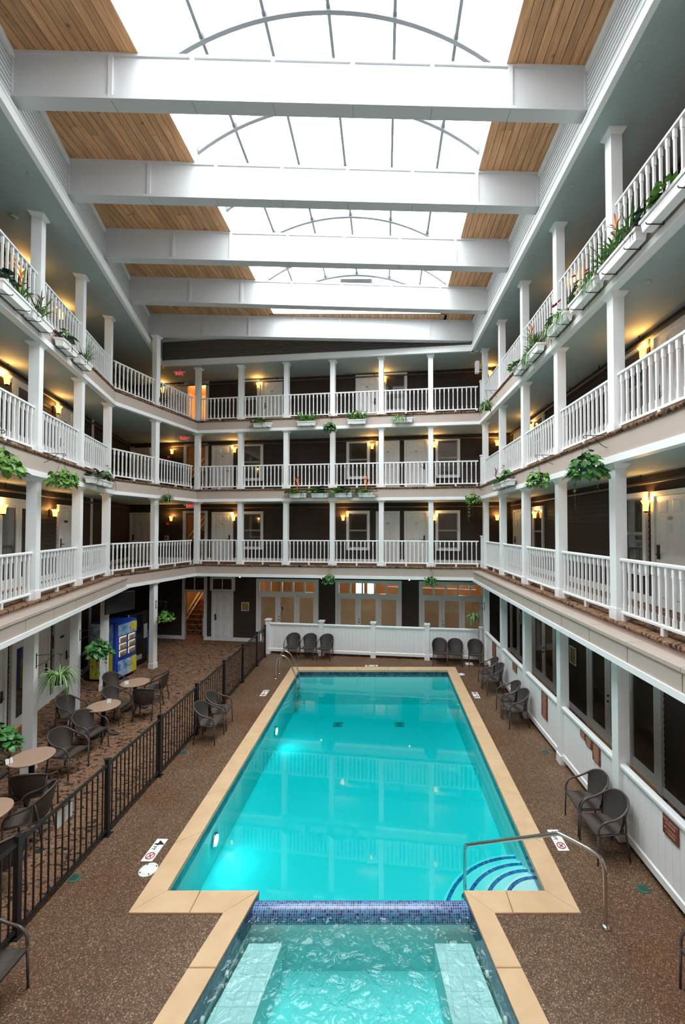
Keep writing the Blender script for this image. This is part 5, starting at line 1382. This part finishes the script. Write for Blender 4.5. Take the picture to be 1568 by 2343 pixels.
planter(ER, yR(6.0), 3, .95, (RT, 'second from the camera'), [('grass', .25, 'green grassy dracaena'), ('bromeliad', -.1, 'orange flowering bromeliad'), ('grass', -.38, 'arching grassy plant'), ('purple', .42, 'purple trailing plant')], True)
planter(ER, yR(7.05), 3, .90, (RT, 'third from the camera'), [('spider', .2, 'striped spider plant'), ('anthurium', -.15, 'red flowering anthurium')], True)
planter(ER, yR(8.12), 3, .85, (RT, 'fourth from the camera'), [('spider', .18, 'striped spider plant'), ('anthurium', -.15, 'red flowering anthurium'), ('spider', -.36, 'pale drooping spider plant')], True)
planter(ER, yR(9.42), 3, .80, (RT, 'fifth from the camera'), [('grass', .1, 'green grassy plant'), ('bromeliad', -.12, 'orange flowering bromeliad'), ('spider', -.32, 'spiky spider plant')])
planter(ER, yR(10.35), 3, .62, (RT, 'sixth from the camera'), [('purple', .1, 'purple trailing plant'), ('lime', -.18, 'dark and lime pothos')])
LT = 'top-floor left gallery'
for u, v, L, w, kinds in ((28, 678, .9, 'first from the camera', [('dark', -.25, 'dark leafy plant'), ('bromeliad', .2, 'orange flowering bromeliad')]), (88, 730, .8, 'second from the camera', [('bromeliad_m', .0, 'magenta flowering bromeliad'), ('purple', -.3, 'purple trailing plant')]),
                          (152, 788, .75, 'third from the camera', [('anthurium', .0, 'red flowering anthurium'), ('purple', -.26, 'grey trailing plant')]), (189, 824, .7, 'fourth from the camera', [('grass', .1, 'green grassy plant'), ('purple', -.25, 'purple trailing plant')])):
    planter(EL1, EL1.at(u, v, .2), 3, L, (LT, w), kinds, u < 100)
for k, (u, kind, word) in enumerate(((601, 'lime', 'dark leafy plant'), (702, 'fern', 'bushy green plant'), (817, 'fern', 'bushy green plant'), (923, 'spider', 'grassy plant'))):
    planter(EB, EB.at(u, 970, .2), 3, .70, ('top-floor far gallery', '%s from the left' % ORD[k]), [(kind, -.15, word), ('fern' if k in (1, 2) else 'purple', .17, 'second ' + ('bushy plant' if k in (1, 2) else 'trailing plant'))])
for k, (u, kind, word) in enumerate(((683, 'bromeliad', 'orange bromeliad'), (733, 'dark', 'dark leafy plant'), (787, 'dark', 'dark leafy plant'), (841, 'bromeliad', 'orange bromeliad'))):
    planter(EB, EB.at(u, 1137, .2), 2, .66, ('third-floor far gallery', '%s from the left' % ORD[k]), [(kind, -.05, word), ('purple', .22, 'grey trailing plant'), ('lime', -.24, 'small lime plant')])
s = EL1.at(228, 1100, .2)
planter(EL1, s - .42, 2, .75, ('third-floor left gallery', 'nearer of two'), [('dark', .0, 'dark leafy plant'), ('purple', -.28, 'grey trailing plant')])
planter(EL1, s + .40, 2, .75, ('third-floor left gallery', 'farther of two'), [('anthurium', .0, 'red flowering anthurium'), ('purple', .28, 'grey trailing plant')])
s = yR(11.9)
planter(ER, s - .42, 2, .8, ('third-floor right gallery', 'farther of two'), [('bromeliad_m', -.2, 'magenta flowering bromeliad'), ('lime', .15, 'lime leafy plant')])
planter(ER, s + .46, 2, .8, ('third-floor right gallery', 'nearer of two'), [('anthurium', -.1, 'red flowering anthurium'), ('purple', .25, 'grey trailing plant')])
# hanging baskets
q = MB(); q.lathe([(.0, -.16), (.085, -.16), (.125, .0), (.132, .0), (.132, .012), (.118, .012), (.115, -.01), (0, -.01)], 16); POT = q.mesh('pot', M['pot'])
q = MB()
for k in range(3):
    a = 2 * PI * k / 3; q.tube([(.12 * math.cos(a), .12 * math.sin(a), .01), (0, 0, .42)], .0025, 4)
q.tube([(0, 0, .42), (0, 0, .46)], .004, 4); WIRE = q.mesh('hanger', M['dark'])
def bracket_mesh(r):
    q = MB(); q.box((-.01, -.012, -.14), (.01, 0, .16)); q.tube([(0, -.005, .12), (0, -r - .03, .12)], .007, 5); q.tube(smooth_path([(0, -.005, -.10), (0, -r * .4, -.03), (0, -r * .75, .11)], 4), .006, 5)
    q.tube(smooth_path([(0, -r - .03, .12), (0, -r - .05, .10), (0, -r - .03, .075), (0, -r, .09)], 4), .006, 5)
    return q.mesh('wall_bracket', M['dark'])
BRK = bracket_mesh(.40)
def hang(ln, s, zpot, kind, word, where, single=False, sc=1.0, trails=0, tl=.5):
    p = ln.pt(s, .40, zpot)
    g = empty('hanging_basket', p, ln.rz); tag(g, 'dark hanging basket %s' % where, 'hanging basket', 'hanging baskets')
    obj('pot', POT, g); obj('hanger', WIRE, g); obj('wall_bracket', BRK, g, (0, .40, .34))
    seedc[0] += 1
    pl_ = plant(kind, (p[0], p[1], zpot + .012), seedc[0], '%s hanging %s' % (word, where), single, sc)
    if kind in ('pothos', 'lime'): skirt(pl_, random.Random(seedc[0] + 7), 'leaf' if kind == 'pothos' else 'lime', 70, .085 * sc, single)
    if trails: trail(pl_, random.Random(seedc[0]), 'leaf' if kind in ('pothos', 'spider') else kind, trails, tl, .17, .075, single)
def eB(k): return sB[k]
hang(ER, sR[4], FZ[2] - .47, 'pothos', 'large trailing pothos', 'from the third-floor right column nearest the camera', True, 1.15, 2, .75)
hang(ER, sR[3], FZ[2] - .42, 'lime', 'lime pothos', 'from the third-floor right column second from camera', True, 1.0)
hang(ER, .35, FZ[2] - .42, 'lime', 'long trailing lime pothos', 'from the third-floor far right corner', False, 1.0, 5, .95)
hang(ER, sR[1], FZ[3] - .42, 'spider', 'spider plant', 'from the top-floor right column near the far corner', False, 1.0, 3, .4)
hang(EL1, sL1[0], FZ[2] - .42, 'lime', 'lime pothos', 'from the third-floor left column beside the camera', True, 1.25)
hang(EL1, sL1[1], FZ[2] - .42, 'lime', 'lime pothos', 'from the third-floor left column nearest the picture edge', True, 1.1)
hang(EL2, 1.89, FZ[2] - .42, 'spider', 'spider plant', 'from the third-floor column past the left bend', False, 1.0)
hang(EB, eB(2), FZ[3] - .42, 'pothos', 'trailing pothos', 'from the middle of the top-floor far gallery', False, .8, 3, .4)
hang(EB, eB(2), FZ[1] - .40, 'pothos', 'bushy pothos', 'from the middle of the second-floor far gallery', False, .85)
hang(EB, eB(4), FZ[1] - .40, 'pothos', 'bushy pothos', 'from the right part of the second-floor far gallery', False, .8)
hang(EL1, sL1[0], 1.62, 'pothos', 'leafy pothos', 'at the left picture edge above the tables', True, 1.2, 4, .6)
hang(EL1, sL1[1], 1.82, 'spider', 'wide arching spider plant', 'from the ground-floor left column above the tables', False, 1.6)
hang(EL1, sL1[2], 1.80, 'pothos', 'full trailing pothos', 'from the ground-floor left column before the vending machine', True, 1.25, 10, .7)
hang(EL2, 1.89, 1.84, 'lime', 'lime pothos', 'from the ground-floor column past the left bend', False, 1.1)
hang(ER, .28, 1.72, 'spider', 'spider plant', 'from the ground-floor far right corner column', False, 1.15)
g = empty('plant_bracket', EL2.pt(1.89 + .06, .0, FZ[3] + .2), EL2.rz); tag(g, 'empty black scroll bracket on the top-floor column past the left bend', 'bracket')
obj('arm', BRK, g)
